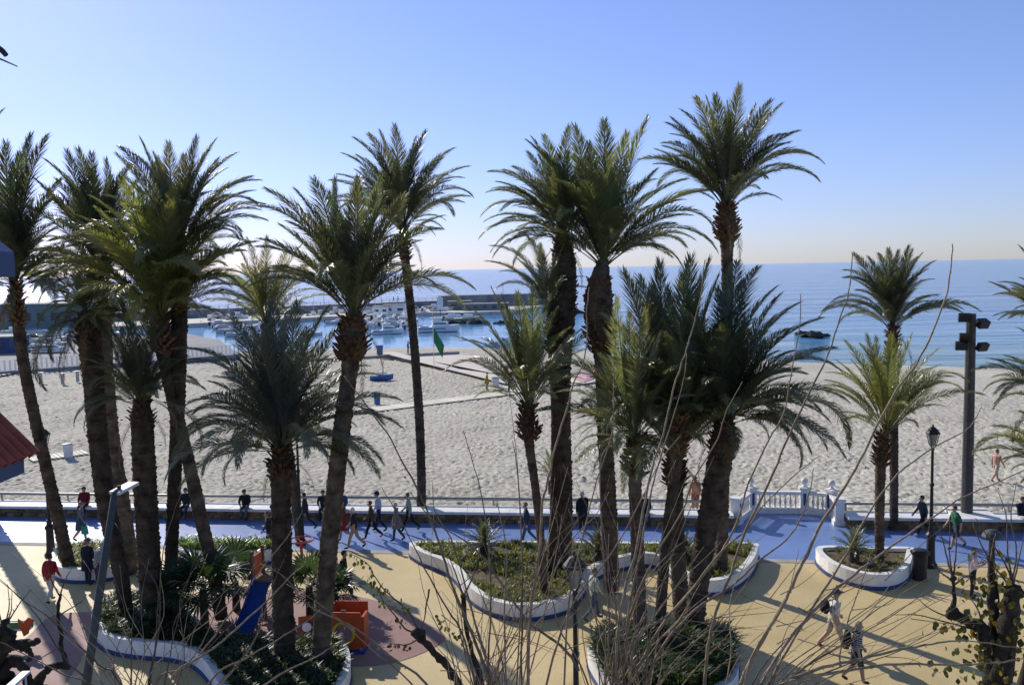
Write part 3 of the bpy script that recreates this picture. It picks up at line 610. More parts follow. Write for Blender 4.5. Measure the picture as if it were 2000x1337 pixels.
# sago palms, fan palms and small feather palms in the planters
SAGO = {b: [frond_mesh(b, 3000+b+k, n=60, ll=.16, lw=.009, bare=.08, vee=.3) for k in range(2)] for b in BENDS}
def sago(px, py, h, spread, label, n=34, tint=DARK):
    base = G(px, py, .42); root = thing('sago_palm', label, 'cycad', base, 0, 'cycads in the planters')
    V, F_ = trunk_mesh([Vector((0, 0, -.1)), Vector((0, 0, h*.4)), Vector((0, 0, h*.55))], [.2, .19, .1], 5)
    link('trunk', mesh_np('trunk', V, F_, M['trunk']), root)
    for k in range(n):
        f = (k+.5)/n; el = R(80-95*f); az = k*2.4
        tip = Vector((math.cos(az)*math.cos(el)*spread, math.sin(az)*math.cos(el)*spread, h*.5+math.sin(el)*spread))
        place_frond(root, Vector((0, 0, h*.5)), tip, Vector((0, 0, 0)), SAGO, tint, 0, 46)
sago(946, 1092, 1.1, 1.15, 'big cycad at the back of the wavy planter, left of the jeans walker')
sago(1168, 1098, .9, 1.05, 'cycad at the back of the wavy planter behind the swollen-headed palm')
sago(1338, 1100, .7, .95, 'cycad at the right end of the wavy planter between trunks')
sago(1668, 1098, 1.0, 1.0, 'small lighter cycad in the half-round planter', tint=MID)
sago(1078, 960, 1.6, 1.5, 'small feather palm sprouting beyond the sea wall near the brown trunk', tint=MID, n=20)
def fan_mesh(seed):
    r = np.random.default_rng(seed); V = []; F_ = []; n = 26
    V += [(0, .006, 0), (0, -.006, 0), (.55, .004, .03), (.55, -.004, .03)]; F_ += [(0, 1, 3), (0, 3, 2)]
    for k in range(n):
        a = R(-150+300*k/(n-1)); L = .52*(1-.25*abs(k/(n-1)-.5)); c, s = math.cos(a), math.sin(a); i = len(V); w = .026
        o = np.array([.55, 0, .03]); dv = np.array([c, s, -.12+.05*(k % 2)]); pr = np.array([-s, c, .25*(-1)**k])
        V += [o, o+dv*L*.55-pr*w, o+dv*L*.55+pr*w, o+dv*L+np.array([0, 0, -.08*r.uniform(.3, 1.6)])]; F_ += [(i, i+1, i+2), (i+1, i+3, i+2)]
    return mesh_np('fan_leaf', V, F_, M['fan'])
FANS = [fan_mesh(k) for k in range(4)]
def fan_palm(px, py, h, spread, label, n=18, z0=.0):
    base = G(px, py, z0); root = thing('fan_palm', label, 'fan palm', base, 0, 'fan palms round the playground')
    MB().tube([(0, 0, -.2), (0, 0, h*.7)], [.16, .12], 8).build('trunk', M['trunk'], root)
    for k in range(n):
        el = R(75-100*(k+.5)/n); az = k*2.4+px; L = spread*random.uniform(.8, 1.1)
        X = Vector((math.cos(az)*math.cos(el), math.sin(az)*math.cos(el), math.sin(el))); Z = Vector((0, 0, 1))-X*X.z; Z.normalize(); Y = Z.cross(X)
        o = link('leaf', random.choice(FANS), root); o.matrix_basis = Matrix.Translation((0, 0, h*.7)) @ Matrix((X, Y, Z)).transposed().to_4x4() @ Matrix.Scale(L, 4)
        o.color = (1, 1, 1, 1)
fan_palm(400, 1215, 1.7, 1.6, 'dark fan palm behind the leaning light-barked trunk', z0=.4)
fan_palm(462, 1190, 1.5, 1.5, 'dark fan palm left of the blue slide')
fan_palm(606, 1205, 1.6, 1.5, 'dark fan palm between black trunk and orange playhouse')
fan_palm(655, 1200, 1.1, 1.1, 'low fan palm beside the walker in black')
fan_palm(345, 1215, 1.4, 1.3, 'fan palm among the black trunks in the lower left planter', z0=.4)
tufts('undergrowth', gpoly([(430, 1330), (440, 1275), (560, 1292), (640, 1280), (660, 1330), (560, 1400)]), 220, M['hedge'], (.3, .6), 10, w=.03, color=(.8, .8, .8))

# ------------------------------------------------------------------ harbour, breakwater, yard, rocks
def line3(p, q, z): return G(*p, z), G(*q, z)
def wall_between(name, label, a, b, z0, z1, th, m, cat='wall'):
    d = b-a; ang = math.atan2(d.y, d.x); mid = (a+b)/2; n = max(1, int(d.length/9)); o = Vector((a.x, a.y, z0)); t = thing(name, label, cat, o)
    for i in range(n):
        c = a+d*((i+.5)/n); MB().box((c.x, c.y, (z0+z1)/2+random.uniform(-.04, .04)), (d.length/n-.06, th+random.uniform(-.05, .05), z1-z0), ang).build('block', m, t, o)
    return t, ang
def at_depth(px, Y, z): d = ray(px, 700); return Vector((d.x/d.y*Y, Y, z))
bw_a, bw_b, bw_c, bw_d = at_depth(-150, 225, 0), at_depth(380, 262, 0), at_depth(862, 300, 0), at_depth(1068, 312, 0)
wall_between('breakwater', 'long grey breakwater wall behind the moored boats, left stretch', bw_a, bw_b, -2, 1.75, 4, M['break'])
wall_between('breakwater', 'grey breakwater wall with thin railing behind the harbour, middle stretch', bw_b, bw_c, -2, 1.75, 4, M['break'])
wall_between('breakwater', 'taller grey end block of the breakwater, right end', bw_c, bw_d, -2, 3.3, 5, M['break'])
rl = thing('railing', 'thin railing along the top of the grey breakwater', 'railing', bw_b); rb = MB()
for a_, b_ in ((bw_a, bw_b), (bw_b, bw_c)):
    for z in (2.3, 2.8): rb.tube([a_+Vector((0, 0, z)), b_+Vector((0, 0, z))], .05, 4)
    n = int((b_-a_).length/2.5)
    for i in range(n): q = a_+(b_-a_)*(i/n); rb.box((q.x, q.y, 2.25), (.1, .1, 1.1))
rb.build('rails', M['pipe'], rl, bw_b, kind='stuff')
for px, Y, nm in ((637, 282, 'third'), (470, 268, 'first'), (560, 276, 'second'), (700, 287, 'fourth'), (748, 291, 'fifth'), (985, 306, 'sixth')):
    q = at_depth(px, Y, 1.7); t = thing('harbour_lamp', nm+' thin lamp pole from the left on the breakwater', 'lamp', q, 0, 'lamp poles on the breakwater')
    MB().tube([(0, 0, 0), (0, 0, 5.2)], [.1, .07], 6).build('pole', M['pipe'], t); MB().box((.3, 0, 5.25), (.8, .22, .12)).build('lamp_head', M['pipe'], t)
quay = [tuple(at_depth(x, Y, 0))[:2] for x, Y in ((-100, 232), (-60, 215), (360, 230), (560, 246), (810, 268), (905, 262), (1010, 268), (1062, 300), (862, 296), (380, 258))]
sheet('quay', quay, -.55, M['pale'], thick=2.5)
yard = [tuple(G(x, y, -.35))[:2] for x, y in ((-250, 742), (470, 694), (430, 664), (370, 652), (-250, 668))]
sheet('harbour_yard', yard, -.35, M['yard'], thick=2.5)
# stone edge of the beach end towards the harbour
ea, eb = G(560, 703, -.6), G(895, 686, -.6)
wall_between('quay_edge', 'low stone edge between the sand and the harbour water', ea, eb, -2.4, -.55, 1.6, M['concrete'])
def rocks(pts, label, r0):
    c = Vector(pts[0]); t = thing('rock_outcrop', label, 'rocks', c)
    for p, r in pts_r(pts, r0):
        mb = MB(); mb.ball(p, r, 9, (random.uniform(.9, 1.5), random.uniform(.8, 1.2), random.uniform(.5, .8)))
        mb.v = [tuple(Vector(v)+Vector([random.uniform(-.26, .26)*r for _ in range(3)])) for v in mb.v]
        mb.build('rock', M['rock'], t, c)
def pts_r(pts, r0):
    for p in pts:
        for k in range(4): yield Vector(p)+Vector((random.uniform(-1, 1)*r0, random.uniform(-.6, .6)*r0, random.uniform(-.3, .15)*r0)), r0*random.uniform(.45, .95)
rocks([tuple(G(x, y, SEA_Z+z)) for x, y, z in ((1566, 650, -.1), (1574, 652, .2), (1582, 653, .5), (1589, 653, .7), (1596, 654, .5), (1603, 655, .2), (1610, 656, -.1), (1585, 657, -.2), (1598, 658, -.2))], 'dark rock islet in the blue sea left of the right-hand palms', .95)
rocks([tuple(G(x, 612, SEA_Z)) for x in (1108, 1118, 1128)], 'dark rocks at the tip of the breakwater', 1.9)
rocks([tuple(G(x, 632, SEA_Z)) for x in (890, 910, 930, 950, 975, 1000, 1025)], 'low rocky bank with dark greenery beside the harbour mouth', 1.5)

# buildings of the harbour
def shed(px, Y, z, w, dpt, h, label, m, rz=0.0, floors=1, nwin=3, roof=True):
    o = at_depth(px, Y, z); t = thing('harbour_building', label, 'building', o, rz)
    MB().box((0, 0, h/2), (w, dpt, h)).build('wall', m, t)
    MB().box((0, 0, h+.12), (w+.4, dpt+.4, .22)).build('roof', M['concrete'] if roof else m, t)
    for f in range(floors):
        for i in range(nwin):
            x = -w/2+w*(i+.5)/nwin; z_ = h*(f+.55)/floors
            wi = MB().box((x, -dpt/2-.03, z_), (w/nwin*.6, .1, h/floors*.4)).build('window', m, t)
            MB().box((x, -dpt/2-.09, z_), (w/nwin*.5, .04, h/floors*.3)).build('pane', M['bdark'], wi)
    return t
shed(748, 258, -.55, 4.5, 4, 2.3, 'smaller white harbour hut beside the long white cabin', M['bwhite'], nwin=2)
shed(775, 260, -.55, 6.6, 4, 2.6, 'long white cabin on the quay behind the boats', M['bwhite'], nwin=2)
shed(950, 275, -.55, 14, 5, 1.9, 'low grey-green building on the quay under the breakwater end', M['teal'], nwin=5)
shed(900, 280, -.55, 7, 4, 2.6, 'blue-grey hut at the foot of the breakwater', M['teal'], nwin=2)
shed(20, 212, -.4, 44, 12, 6.2, 'long teal-grey harbour building behind the left-hand palms', M['teal'], floors=1, nwin=14)
shed(-12, 150, -.35, 9, 6, 2.6, 'dark blue shed with brown roof at the left edge', M['houseblue'], nwin=2)
fence_a, fence_b = G(-60, 733, -.38), G(470, 694, -.38)
fd = fence_b-fence_a; fo = fence_a; ft = thing('railing', 'long white vertical-bar railing above the left part of the beach', 'railing', fo); fang = math.atan2(fd.y, fd.x)
MB().box(((fence_a+fence_b)/2+Vector((0, 0, -.05))), (fd.length, .5, .55), fang).build('kerb', M['break'], ft, fo)
for z in (.35, 1.65): MB().box((fence_a+fence_b)/2+Vector((0, 0, z)), (fd.length, .09, .1), fang).build('rail', M['bwhite'], ft, fo)
barm = MB().box((0, 0, 1.0), (.24, .06, 1.25)).mesh('bar', M['bwhite'])
nbar = min(290, int(fd.length/.62))
for i in range(nbar):
    o = link('bar', barm, ft); o.location = fd*((i+.5)/nbar); o.rotation_euler.z = fang

# boats
def hull_mb(L, B, H, flare=1.0):
    mb = MB(); st = []; ns = 9
    for i in range(ns):
        f = i/(ns-1); x = -L/2+L*f; w = B/2*(1-max(0, (f-.45)/.55)**2.2)*(.9+.1*min(1, f*4)); w = max(w, .02)
        sh = H*(.85+.35*f**2); kz = -.25*H*(1-f**3)+(.35*H if i == ns-1 else 0)
        st.append([(x, -w, sh), (x, -w*.82, .12*H), (x, 0, kz), (x, w*.82, .12*H), (x, w, sh)])
    vs = [p for s_ in st for p in s_]; fs = []
    for i in range(ns-1):
        for k in range(4): fs.append((i*5+k, i*5+k+1, (i+1)*5+k+1, (i+1)*5+k))
        fs.append((i*5+4, i*5, (i+1)*5, (i+1)*5+4))
    fs.append((0, 1, 2, 3, 4)); return mb.add(vs, fs)
def boat(kind, label, group=None, tint=(1, 1, 1), L=6.0):
    t = thing('boat', label, 'boat', (0, 0, 0), 0, group); B = L*.36; H = L*.15
    h = hull_mb(L, B, H).build('hull', M['bwhite'], t); h.color = (*tint, 1)
    MB().box((-L*.16, 0, H*.62), (L*.64, B*1.015, H*.1)).build('rub_strip', M['houseblue'] if L > 6 else M['grey'], t)
    MB().box((-L*.34, 0, H*.93), (L*.2, B*.6, H*.1)).build('cockpit', M['bdark'], t)
    if kind == 'cruiser':
        c = MB(); c.box((L*.04, 0, H*1.25), (L*.42, B*.66, H*.75), taper=.82); c.box((-L*.04, 0, H*1.85), (L*.24, B*.55, H*.55), taper=.8); c.build('cabin', M['bwhite'], t)
        MB().box((L*.20, 0, H*1.38), (L*.12, B*.56, H*.34), taper=.7).build('windscreen', M['bdark'], t)
        MB().box((-L*.05, 0, H*2.25), (L*.3, B*.5, H*.1)).build('canopy', M['bwhite'], t)
        MB().box((L*.02, 0, H*1.38), (L*.3, B*.665, H*.2)).build('window_band', M['bdark'], t)
        MB().tube([(-L*.05, 0, H*2.2), (-L*.05, 0, H*3.4)], .03, 5).build('mast', M['grey'], t)
    elif kind == 'cuddy':
        MB().box((L*.12, 0, H*1.2), (L*.3, B*.6, H*.6), taper=.75).build('cabin', M['bwhite'], t)
        MB().box((-L*.03, 0, H*1.55), (L*.05, B*.55, H*.4), taper=.8).build('windscreen', M['bdark'], t)
        MB().box((-L*.5, 0, H*.75), (L*.06, B*.2, H*1.0)).build('outboard', M['black'], t)
    elif kind == 'covered':
        c = MB().box((-L*.06, 0, H*1.2), (L*.68, B*.8, H*.55), taper=.6).build('cover', M['bcover'], t); c.color = (random.choice([(.25, .4, .9, 1), (.9, .9, .9, 1), (.5, .6, .8, 1), (1.2, 1.2, 1.2, 1)]))
        MB().box((-L*.5, 0, H*.75), (L*.06, B*.2, H*1.0)).build('outboard', M['black'], t)
    else:
        MB().box((-.05*L, 0, H*.95), (L*.55, B*.55, H*.12)).build('deck', M['path'], t)
        MB().box((0, 0, H*1.35), (L*.12, B*.3, H*.8)).build('console', M['bwhite'], t)
        MB().box((-L*.5, 0, H*.75), (L*.06, B*.2, H*1.0)).build('outboard', M['black'], t)
    if kind == 'sail':
        MB().tube([(L*.08, 0, H*.8), (L*.08, 0, L*1.15)], [.06, .04], 5).build('mast', M['white'], t); MB().tube([(L*.08, 0, H*1.9), (-L*.4, 0, H*1.9)], .05, 5).build('boom', M['white'], t)
    return t
def put(b, px, py, z, rz, s=1.0):
    b.location = G(px, py, z); b.rotation_euler.z = R(rz); b.scale = (s, s, s); return b
put(boat('cruiser', 'big white motor cruiser moored just right of the slender palm trunk', L=9.2), 857, 648, SEA_Z, 8)
put(boat('cruiser', 'white cabin cruiser at the front of the moored rows, left of the slender trunk', L=6.8), 757, 652, SEA_Z, 12)
put(boat('cuddy', 'white boat behind the big cruiser with tall white panel', L=8), 875, 625, SEA_Z, 5)
pb = thing('sign_panel', 'tall white rectangular panel standing on the quay behind the big cruiser', 'panel', at_depth(862, 246, -.6)); MB().box((0, 0, 3.4), (1.7, .25, 3.2)).build('board', M['white'], pb); MB().tube([(0, 0, -1.6), (0, 0, 1.9)], .12, 6).build('post', M['grey'], pb)
put(boat('cuddy', 'yellowish work boat moored near the harbour mouth', tint=(.7, .55, .3), L=10), 905, 631, SEA_Z, 2)
put(boat('cruiser', 'large white boat standing ashore at the left of the harbour', L=6.5), 425, 622, -.55, 165)
put(boat('cruiser', 'white boat ashore with raised canopy, beside the large one', L=5.5), 466, 622, -.55, 20)
put(boat('cuddy', 'white boat ashore behind the yellow-green palm', L=6.5), 640, 609, -.5, 10)
put(boat('covered', 'dark-blue covered boat ashore left of the white cabin', tint=(.3, .4, .7), L=6), 718, 608, -.5, 5)
put(boat('open', 'small boat moored alone near the dark blue-green fronds', L=4.5), 612, 655, SEA_Z, 40)
KINDS = ('cuddy', 'covered', 'open', 'cuddy', 'covered', 'cruiser')
KNAME = {'cuddy': 'small white cabin boat', 'covered': 'small white boat under a canvas cover', 'open': 'small open white boat with console', 'cruiser': 'small white cruiser with canopy'}
protos = [boat(k, KNAME[k]+' moored', 'small boats moored in rows', L=5.2) for k in KINDS]; used = set()
def new_boat(k, tail, group):
    b = protos[k] if k not in used else copy_tree(protos[k]); used.add(k); b['label'] = KNAME[KINDS[k]]+' '+tail; b['group'] = group; return b
rowname = ('in the sixth mooring row from the open water', 'in the fifth mooring row from the open water', 'in the fourth mooring row from the open water', 'in the third mooring row from the open water', 'in the second mooring row from the open water', 'in the mooring row nearest the open water')
for row, py in enumerate((615.5, 620, 625, 630.5, 637, 643)):
    for px in np.arange(688+row*3, 812, 11):
        px = px+random.uniform(-2, 2)
        if row == 5 and 725 < px < 792: continue
        put(new_boat(random.randrange(6), rowname[row], 'small boats moored in rows'), px, py+random.uniform(-1.2, 1.2), SEA_Z, random.choice((75, 95, -85, 20, 110))+random.uniform(-12, 12), random.uniform(.95, 1.35))
for px, py, rz in ((438, 643, 20), (452, 650, 10), (470, 657, 15), (488, 664, 12), (505, 670, 10), (446, 632, 80), (470, 640, 100), (492, 648, 20), (410, 634, 60), (395, 627, 95), (520, 640, 80), (540, 632, 95), (560, 626, 85), (590, 622, 100), (620, 620, 80), (650, 620, 90), (668, 628, 70), (672, 640, 100), (655, 632, 20), (425, 636, 70), (460, 630, 90), (480, 628, 85), (505, 640, 30), (515, 655, 20), (530, 664, 15)):
    put(new_boat(random.randrange(5), 'moored at the left end of the harbour', 'boats at the left of the harbour'), px, py, SEA_Z, rz+random.uniform(-10, 10), random.uniform(.95, 1.3))
for px, py, rz in ((70, 650, 10), (100, 655, 5), (125, 648, 15), (85, 668, 0), (115, 676, 5), (60, 684, 8), (100, 688, 3), (22, 652, 20), (130, 664, 4)):
    put(new_boat(random.randrange(3), 'laid up behind the leaning left palm', 'boats laid up in the yard'), px, py, -.3, rz, random.uniform(.9, 1.2))
for px, py in ((390, 612), (408, 608), (445, 609), (488, 614), (505, 611), (522, 615), (598, 610), (615, 606), (628, 613), (655, 610), (668, 605), (680, 611), (694, 606), (706, 612), (730, 611), (812, 604), (826, 608), (842, 602), (858, 607), (880, 605)):
    put(new_boat(random.randrange(6), 'standing ashore on the pale quay', 'boats ashore on the quay'), px, py, -.5, random.choice((10, 80, 100, 170))+random.uniform(-12, 12), random.uniform(.95, 1.3))
for px, py, L_, lab in ((700, 633, 7, 'sailing boat with bare mast at the left end of the moored rows'), (733, 626, 8, 'sailing boat with bare mast behind the white cruiser'), (790, 628, 7.5, 'sailing boat with bare mast hard by the slender trunk'), (445, 628, 8, 'sailing boat with bare mast before the ashore boats'), (612, 622, 8, 'sailing boat with bare mast left of the bulging palm head')):
    put(boat('sail', lab, L=L_), px, py, SEA_Z, random.uniform(60, 110))
# ------------------------------------------------------------------ things on the beach
def slats(name, label, a, b, w, m, z, n, cat):
    d = b-a; ang = math.atan2(d.y, d.x); o = Vector(a); t = thing(name, label, cat, o)
    me = MB().box((0, 0, 0), (d.length/n-.05, w, .05)).mesh('plank_panel', m)
    for i in range(n):
        p = link('plank_panel', me, t); p.location = d*((i+.5)/n)+Vector((0, 0, random.uniform(0, .015))); p.rotation_euler = (0, random.uniform(-.01, .01), ang+random.uniform(-.01, .01)); v = random.uniform(.85, 1.1); p.color = (v, v, v, 1)
slats('boardwalk', 'pale plank boardwalk crossing the sand in the middle', G(600, 815, -.29), G(1000, 766, -.29), 2.3, M['board'], 0, 34, 'boardwalk')
slats('boardwalk', 'wider pale plank platform at the right end of the boardwalk', G(985, 762, -.28), G(1168, 738, -.28), 4.4, M['board'], 0, 14, 'boardwalk')
slats('boardwalk', 'short pale boardwalk beside the white bin at left', G(58, 897, -.29), G(168, 882, -.29), 1.7, M['board'], 0, 12, 'boardwalk')
sheet('sand_path', [tuple(p) for p in gpoly([(742, 688), (770, 686), (900, 720), (1010, 737), (1110, 750), (1090, 768), (1000, 752), (880, 722)], -.2)], -.2, M['path'])
sheet('sand_path_wide', [tuple(p) for p in gpoly([(800, 697), (895, 692), (1000, 700), (1060, 725), (960, 728), (880, 712)], -.22)], -.22, M['path'])
def bin_(px, py, z, m, label, r=.28, h=.9):
    o = G(px, py, z); t = thing('litter_bin', label, 'bin', o)
    MB().lathe([(r*.85, 0), (r, h*.9), (r*1.08, h*.92), (r*1.08, h)], 12).build('body', m, t, smooth=False)
    MB().lathe([(r*.9, 0), (r*.95, .03), (r*.7, .05)], 12, (0, 0, h)).build('lid', M['black'], t)
bin_(737, 789, -.36, M['binblue'], 'blue bin standing at the boardwalk on the sand', .32, 1.05)
bin_(742, 693, -.4, M['binblue'], 'blue bin by the quay edge at the head of the sand path', .5, 1.4)
bin_(968, 758, -.36, M['binwhite'], 'pale bin beside the person in yellow', .4, 1.1)
bin_(134, 893, -.36, M['binwhite'], 'white bin on the short boardwalk at left', .33, .95)
o = G(1796, 1130); t = thing('litter_bin', 'black cast litter bin between half-round planter and street lamp', 'bin', o)
MB().lathe([(.26, 0), (.27, .05), (.25, .08), (.27, .9), (.33, .98), (.36, 1.06), (.30, 1.07)], 14).build('body', M['black'], t)
MB().lathe([(.28, 0), (.24, .07), (.1, .1)], 14, (0, 0, 1.07)).build('lid', M['black'], t)
fl = G(848, 716, -.4); t = thing('flag_pole', 'thin white pole with a drooping green flag on the beach', 'flag', fl)
ftop = P(850, 600, fl.y).z-fl.z
MB().tube([(0, 0, 0), (0, 0, ftop)], [.05, .03], 6).build('pole', M['white'], t)
fm = MB(); nx_ = 8
for i in range(nx_+1):
    f = i/nx_; x = f*1.35; z1 = ftop-2.4-f*2.5; z0 = ftop-2.7-f*2.5-1.1*(1-f*.3)
    yy = .16*math.sin(f*9); fm.v += [(x, yy, z1), (x*.8, yy*.6+.1, z0-.6)]
    if i: k = len(fm.v)-4; fm.f.append((k, k+1, k+3, k+2))
fm.build('cloth', M['flag'], t)
o = G(746, 741, -.36); t = thing('pedal_boat', 'small blue and white boat resting on the sand beside the slender trunk', 'boat', o)
b1 = hull_mb(2.6, 1.3, .55).build('hull', M['binblue'], t); MB().box((0, 0, .75), (1.0, .8, .35), taper=.7).build('seat', M['bwhite'], t)
o = G(1066, 757, -.36); t = thing('tarp', 'crumpled blue tarp lying by the boardwalk', 'tarp', o); mb = MB()
for i in range(6): mb.ball((random.uniform(-.9, .9), random.uniform(-.5, .5), .05), random.uniform(.25, .5), 7, (1.3, 1, .35))
mb.build('cloth', M['binblue'], t)
mb = MB(); c = [tuple(p) for p in gpoly([(1118, 740), (1158, 716), (1182, 733), (1140, 748)], -.3)]
o = Vector((*c[0], -.3)); mb.add([(x, y, -.24+random.uniform(0, .1)) for x, y in c]+[(sum(p[0] for p in c)/4, sum(p[1] for p in c)/4, .1)], [(0, 1, 4), (1, 2, 4), (2, 3, 4), (3, 0, 4)])
props(mb.build('pink_mat', M['pink'], None, o), 'faded pink mat spread at the end of the boardwalk', 'mat')
for px, py, nm in ((80, 748, 'leftmost'), (123, 750, 'middle'), (152, 745, 'rightmost')):
    o = G(px, py, -.4); t = thing('beach_post', nm+' of three white-topped grey posts on the sand at left', 'post', o, 0, 'exercise posts on the sand')
    MB().box((0, 0, .6), (.28, .28, 1.2)).build('post', M['pipe'], t); MB().box((0, 0, 1.25), (.7, .5, .1)).build('top', M['white'], t)
for i in range(46):
    px, py = random.uniform(20, 1990), random.uniform(800, 958); o = G(px, py, -.35)
    mb = MB().ball((0, 0, .0), random.uniform(.03, .075), 6, (2.0, 1, .5)); q = mb.build('seaweed', M['rock'], None); q.location = o; props(q, 'small dark scrap of seaweed on the open sand', 'seaweed', 'scraps on the sand')

# ------------------------------------------------------------------ lamps, mast, playground
def lantern_lamp(px, py, label):
    o = G(px, py); t = thing('street_lamp', label, 'street lamp', o, 0, 'old-fashioned lanterns on the promenade'); H = 5.4
    MB().lathe([(.26, 0), (.26, .12), (.2, .18), (.17, .3), (.15, 1.15), (.19, 1.2), (.19, 1.3), (.11, 1.4), (.10, 1.6)], 12).build('base', M['black'], t, smooth=False)
    MB().lathe([(.075, 1.55), (.06, 3.2), (.09, 3.25), (.09, 3.32), (.055, 3.36), (.05, H-.75), (.09, H-.72), (.04, H-.66)], 10).build('post', M['black'], t)
    cg = MB()
    for k in range(4):
        a = PI/4+k*PI/2; cg.tube([(.03*math.cos(a), .03*math.sin(a), H-.68), (.15*math.cos(a), .15*math.sin(a), H-.5), (.24*math.cos(a), .24*math.sin(a), H-.1)], .018, 5)
    cg.build('cage', M['black'], t)
    MB().lathe([(.10, H-.58), (.2, H-.12)], 8).build('glass', M['glass'], t)
    MB().lathe([(.28, H-.1), (.26, H-.05), (.12, H+.12), (.04, H+.16), (.03, H+.25)], 10).build('cap', M['black'], t)
lantern_lamp(1817, 1106, 'black old-fashioned street lamp beside the black litter bin')
lantern_lamp(100, 1085, 'black old-fashioned street lamp half hidden by the far left leaning trunk')
lantern_lamp(1128, 1546, 'dark old-fashioned street lamp standing low among bare branches, centre')
lantern_lamp(588, 1062, 'slim dark street lamp behind the big dark palm trunk')
mb_o = G(1888, 1003, .6); t = thing('floodlight_mast', 'tall dark mast with six floodlights on a white block at right', 'floodlight mast', Vector((mb_o.x, mb_o.y, .68)))
mtop = P(1897, 612, mb_o.y).z-.68; ml = t.location
MB().tube([(0, 0, 0), (.0, 0, mtop)], [.25, .2], 10).build('pole', M['pole'], t)
for px, py, s in ((1884, 620, -1), (1921, 633, 1), (1886, 659, -1), (1878, 675, -1), (1919, 677, 1), (1917, 630, 1)):
    q = P(px, py, mb_o.y-(.2 if py != 630 else -.3))-ml
    f = MB().box(q, (.5, .22, .34), R(-25*s), mat3=Matrix.Rotation(R(18*s), 3, 'Z') @ Matrix.Rotation(R(28), 3, 'X')).build('floodlight', M['black'], t)
    MB().tube([q, (0, 0, q.z-.05)], .035, 5).build('bracket', M['black'], f)
bl = thing('mast_block', 'white slab-topped stone block carrying the floodlight mast', 'plinth', Vector((mb_o.x, mb_o.y, 0)))
MB().box((.15, -.15, .28), (1.55, 1.7, .56), math.atan2(wd.y, wd.x)).build('core', M['stone'], bl); MB().box((.15, -.15, .62), (1.8, 1.95, .12), math.atan2(wd.y, wd.x)).build('slab', M['white'], bl)
o = G(1936, 1120); t = thing('mushroom_bollard', 'grey mushroom-topped dark bollard lamp at right before the promenade', 'bollard', o)
MB().lathe([(.14, 0), (.12, .1), (.11, 1.35), (.16, 1.4)], 10).build('post', M['black'], t); MB().lathe([(.36, 1.42), (.37, 1.48), (.3, 1.62), (.14, 1.72), (.02, 1.75)], 14).build('cap', M['grey'], t)
# modern LED lamp near the camera
Yl = 17.0; lb = P(102, 1775, Yl); lt = P(224, 962, Yl); t = thing('led_street_lamp', 'tilted grey street lamp pole with flat pale head, lower left', 'street lamp', Vector((lb.x, lb.y, lb.z)))
MB().tube([lb, lt], [.125, .062], 10).build('pole', M['grey'], t, lb, True)
hd0 = P(219, 964, Yl); MB().tube([lt, P(230, 958, Yl)], .05, 8).build('joint', M['grey'], t, lb)
hdir = Vector((.28, .94, .12)).normalized(); sidev = Vector((.9, -.4, -.02)); sidev = (sidev-hdir*sidev.dot(hdir)).normalized(); upv = hdir.cross(sidev)
if upv.z < 0: upv = -upv
m3 = Matrix((hdir, sidev, upv)).transposed(); hc = P(222, 964, Yl)+hdir*.26+Vector((.03, 0, .02))
hd = MB().box(hc, (.56, .24, .06), mat3=m3).build('lamp_head', M['binwhite'], t, lb)
MB().lathe([(.035, 0), (.045, .05), (.02, .07)], 8, tuple(hc+upv*.035-hdir*.14)).build('sensor', M['black'], hd, lb)

def playhouse():
    o = G(680, 1262); t = thing('playhouse', 'orange play panel cube with a yellow porthole ring and blue base', 'playground toy', o, R(-5))
    # front panel is built round the round hole
    n = 28; r = .30; cz = .62; w, h0, h1 = .56, .08, 1.28; vs = []; fs = []
    for y in (-.40, -.34):
        for k in range(n):
            a = 2*PI*k/n; vs.append((r*math.cos(a)-.02, y, cz+r*math.sin(a)))
        for k in range(n):
            a = 2*PI*k/n; c, s = math.cos(a), math.sin(a); q = min(w/max(abs(c), 1e-6), (h1-cz if s > 0 else cz-h0)/max(abs(s), 1e-6)); vs.append((c*q, y, cz+s*q))
    for k in range(n):
        j = (k+1) % n; fs += [(k, j, n+j, n+k), (2*n+j, 2*n+k, 3*n+k, 3*n+j), (k, 2*n+k, 2*n+j, j), (n+j, 3*n+j, 3*n+k, n+k)]
    MB().add(vs, fs).build('front_panel', M['orange'], t)
    rg = MB(); rg.tube([(.33*math.cos(2*PI*k/24)-.02, -.42, cz+.33*math.sin(2*PI*k/24)) for k in range(25)], .055, 6, False); rg.build('porthole_ring', M['yellow'], t, smooth=True)
    MB().box((0, .5, .95), (1.12, .06, .75)).build('back_panel', M['orange'], t)
    MB().box((-.53, .05, .69), (.06, .84, 1.22)).build('side_panel', M['orange'], t)
    MB().box((.60, -.1, .62), (.08, .55, 1.05)).build('side_panel', M['orange'], t)
    MB().box((.02, -.3, .02), (1.3, .5, .14)).build('base', M['playblue'], t)
    MB().box((.0, -.385, 1.33), (.16, .05, .06)).build('hinge', M['grey'], t)
playhouse()
o = G(601, 1262); t = thing('play_panel', 'small orange play panel with a round white dial, left of the playhouse', 'playground toy', o, R(10))
MB().box((0, 0, .62), (.56, .07, .75), jit=.02).build('panel', M['orange'], t)
MB().lathe([(.2, 0), (.2, .05), (.15, .06)], 18).v  # profile check
dl = MB(); dl.tube([(0, -.03, .68), (0, -.08, .68)], [.2, .2], 18); dl.build('dial', M['houseblue'], t)
dl = MB(); dl.tube([(0, -.075, .68), (0, -.1, .68)], [.15, .15], 18); dl.build('dial_face', M['bwhite'], t)
for s in (-.22, .22): MB().box((s, .02, .15), (.07, .07, .34)).build('leg', M['yellow'], t)
o = G(492, 1245); t = thing('slide', 'dark blue playground slide with wooden posts and a pale sign', 'slide', o, R(-12))
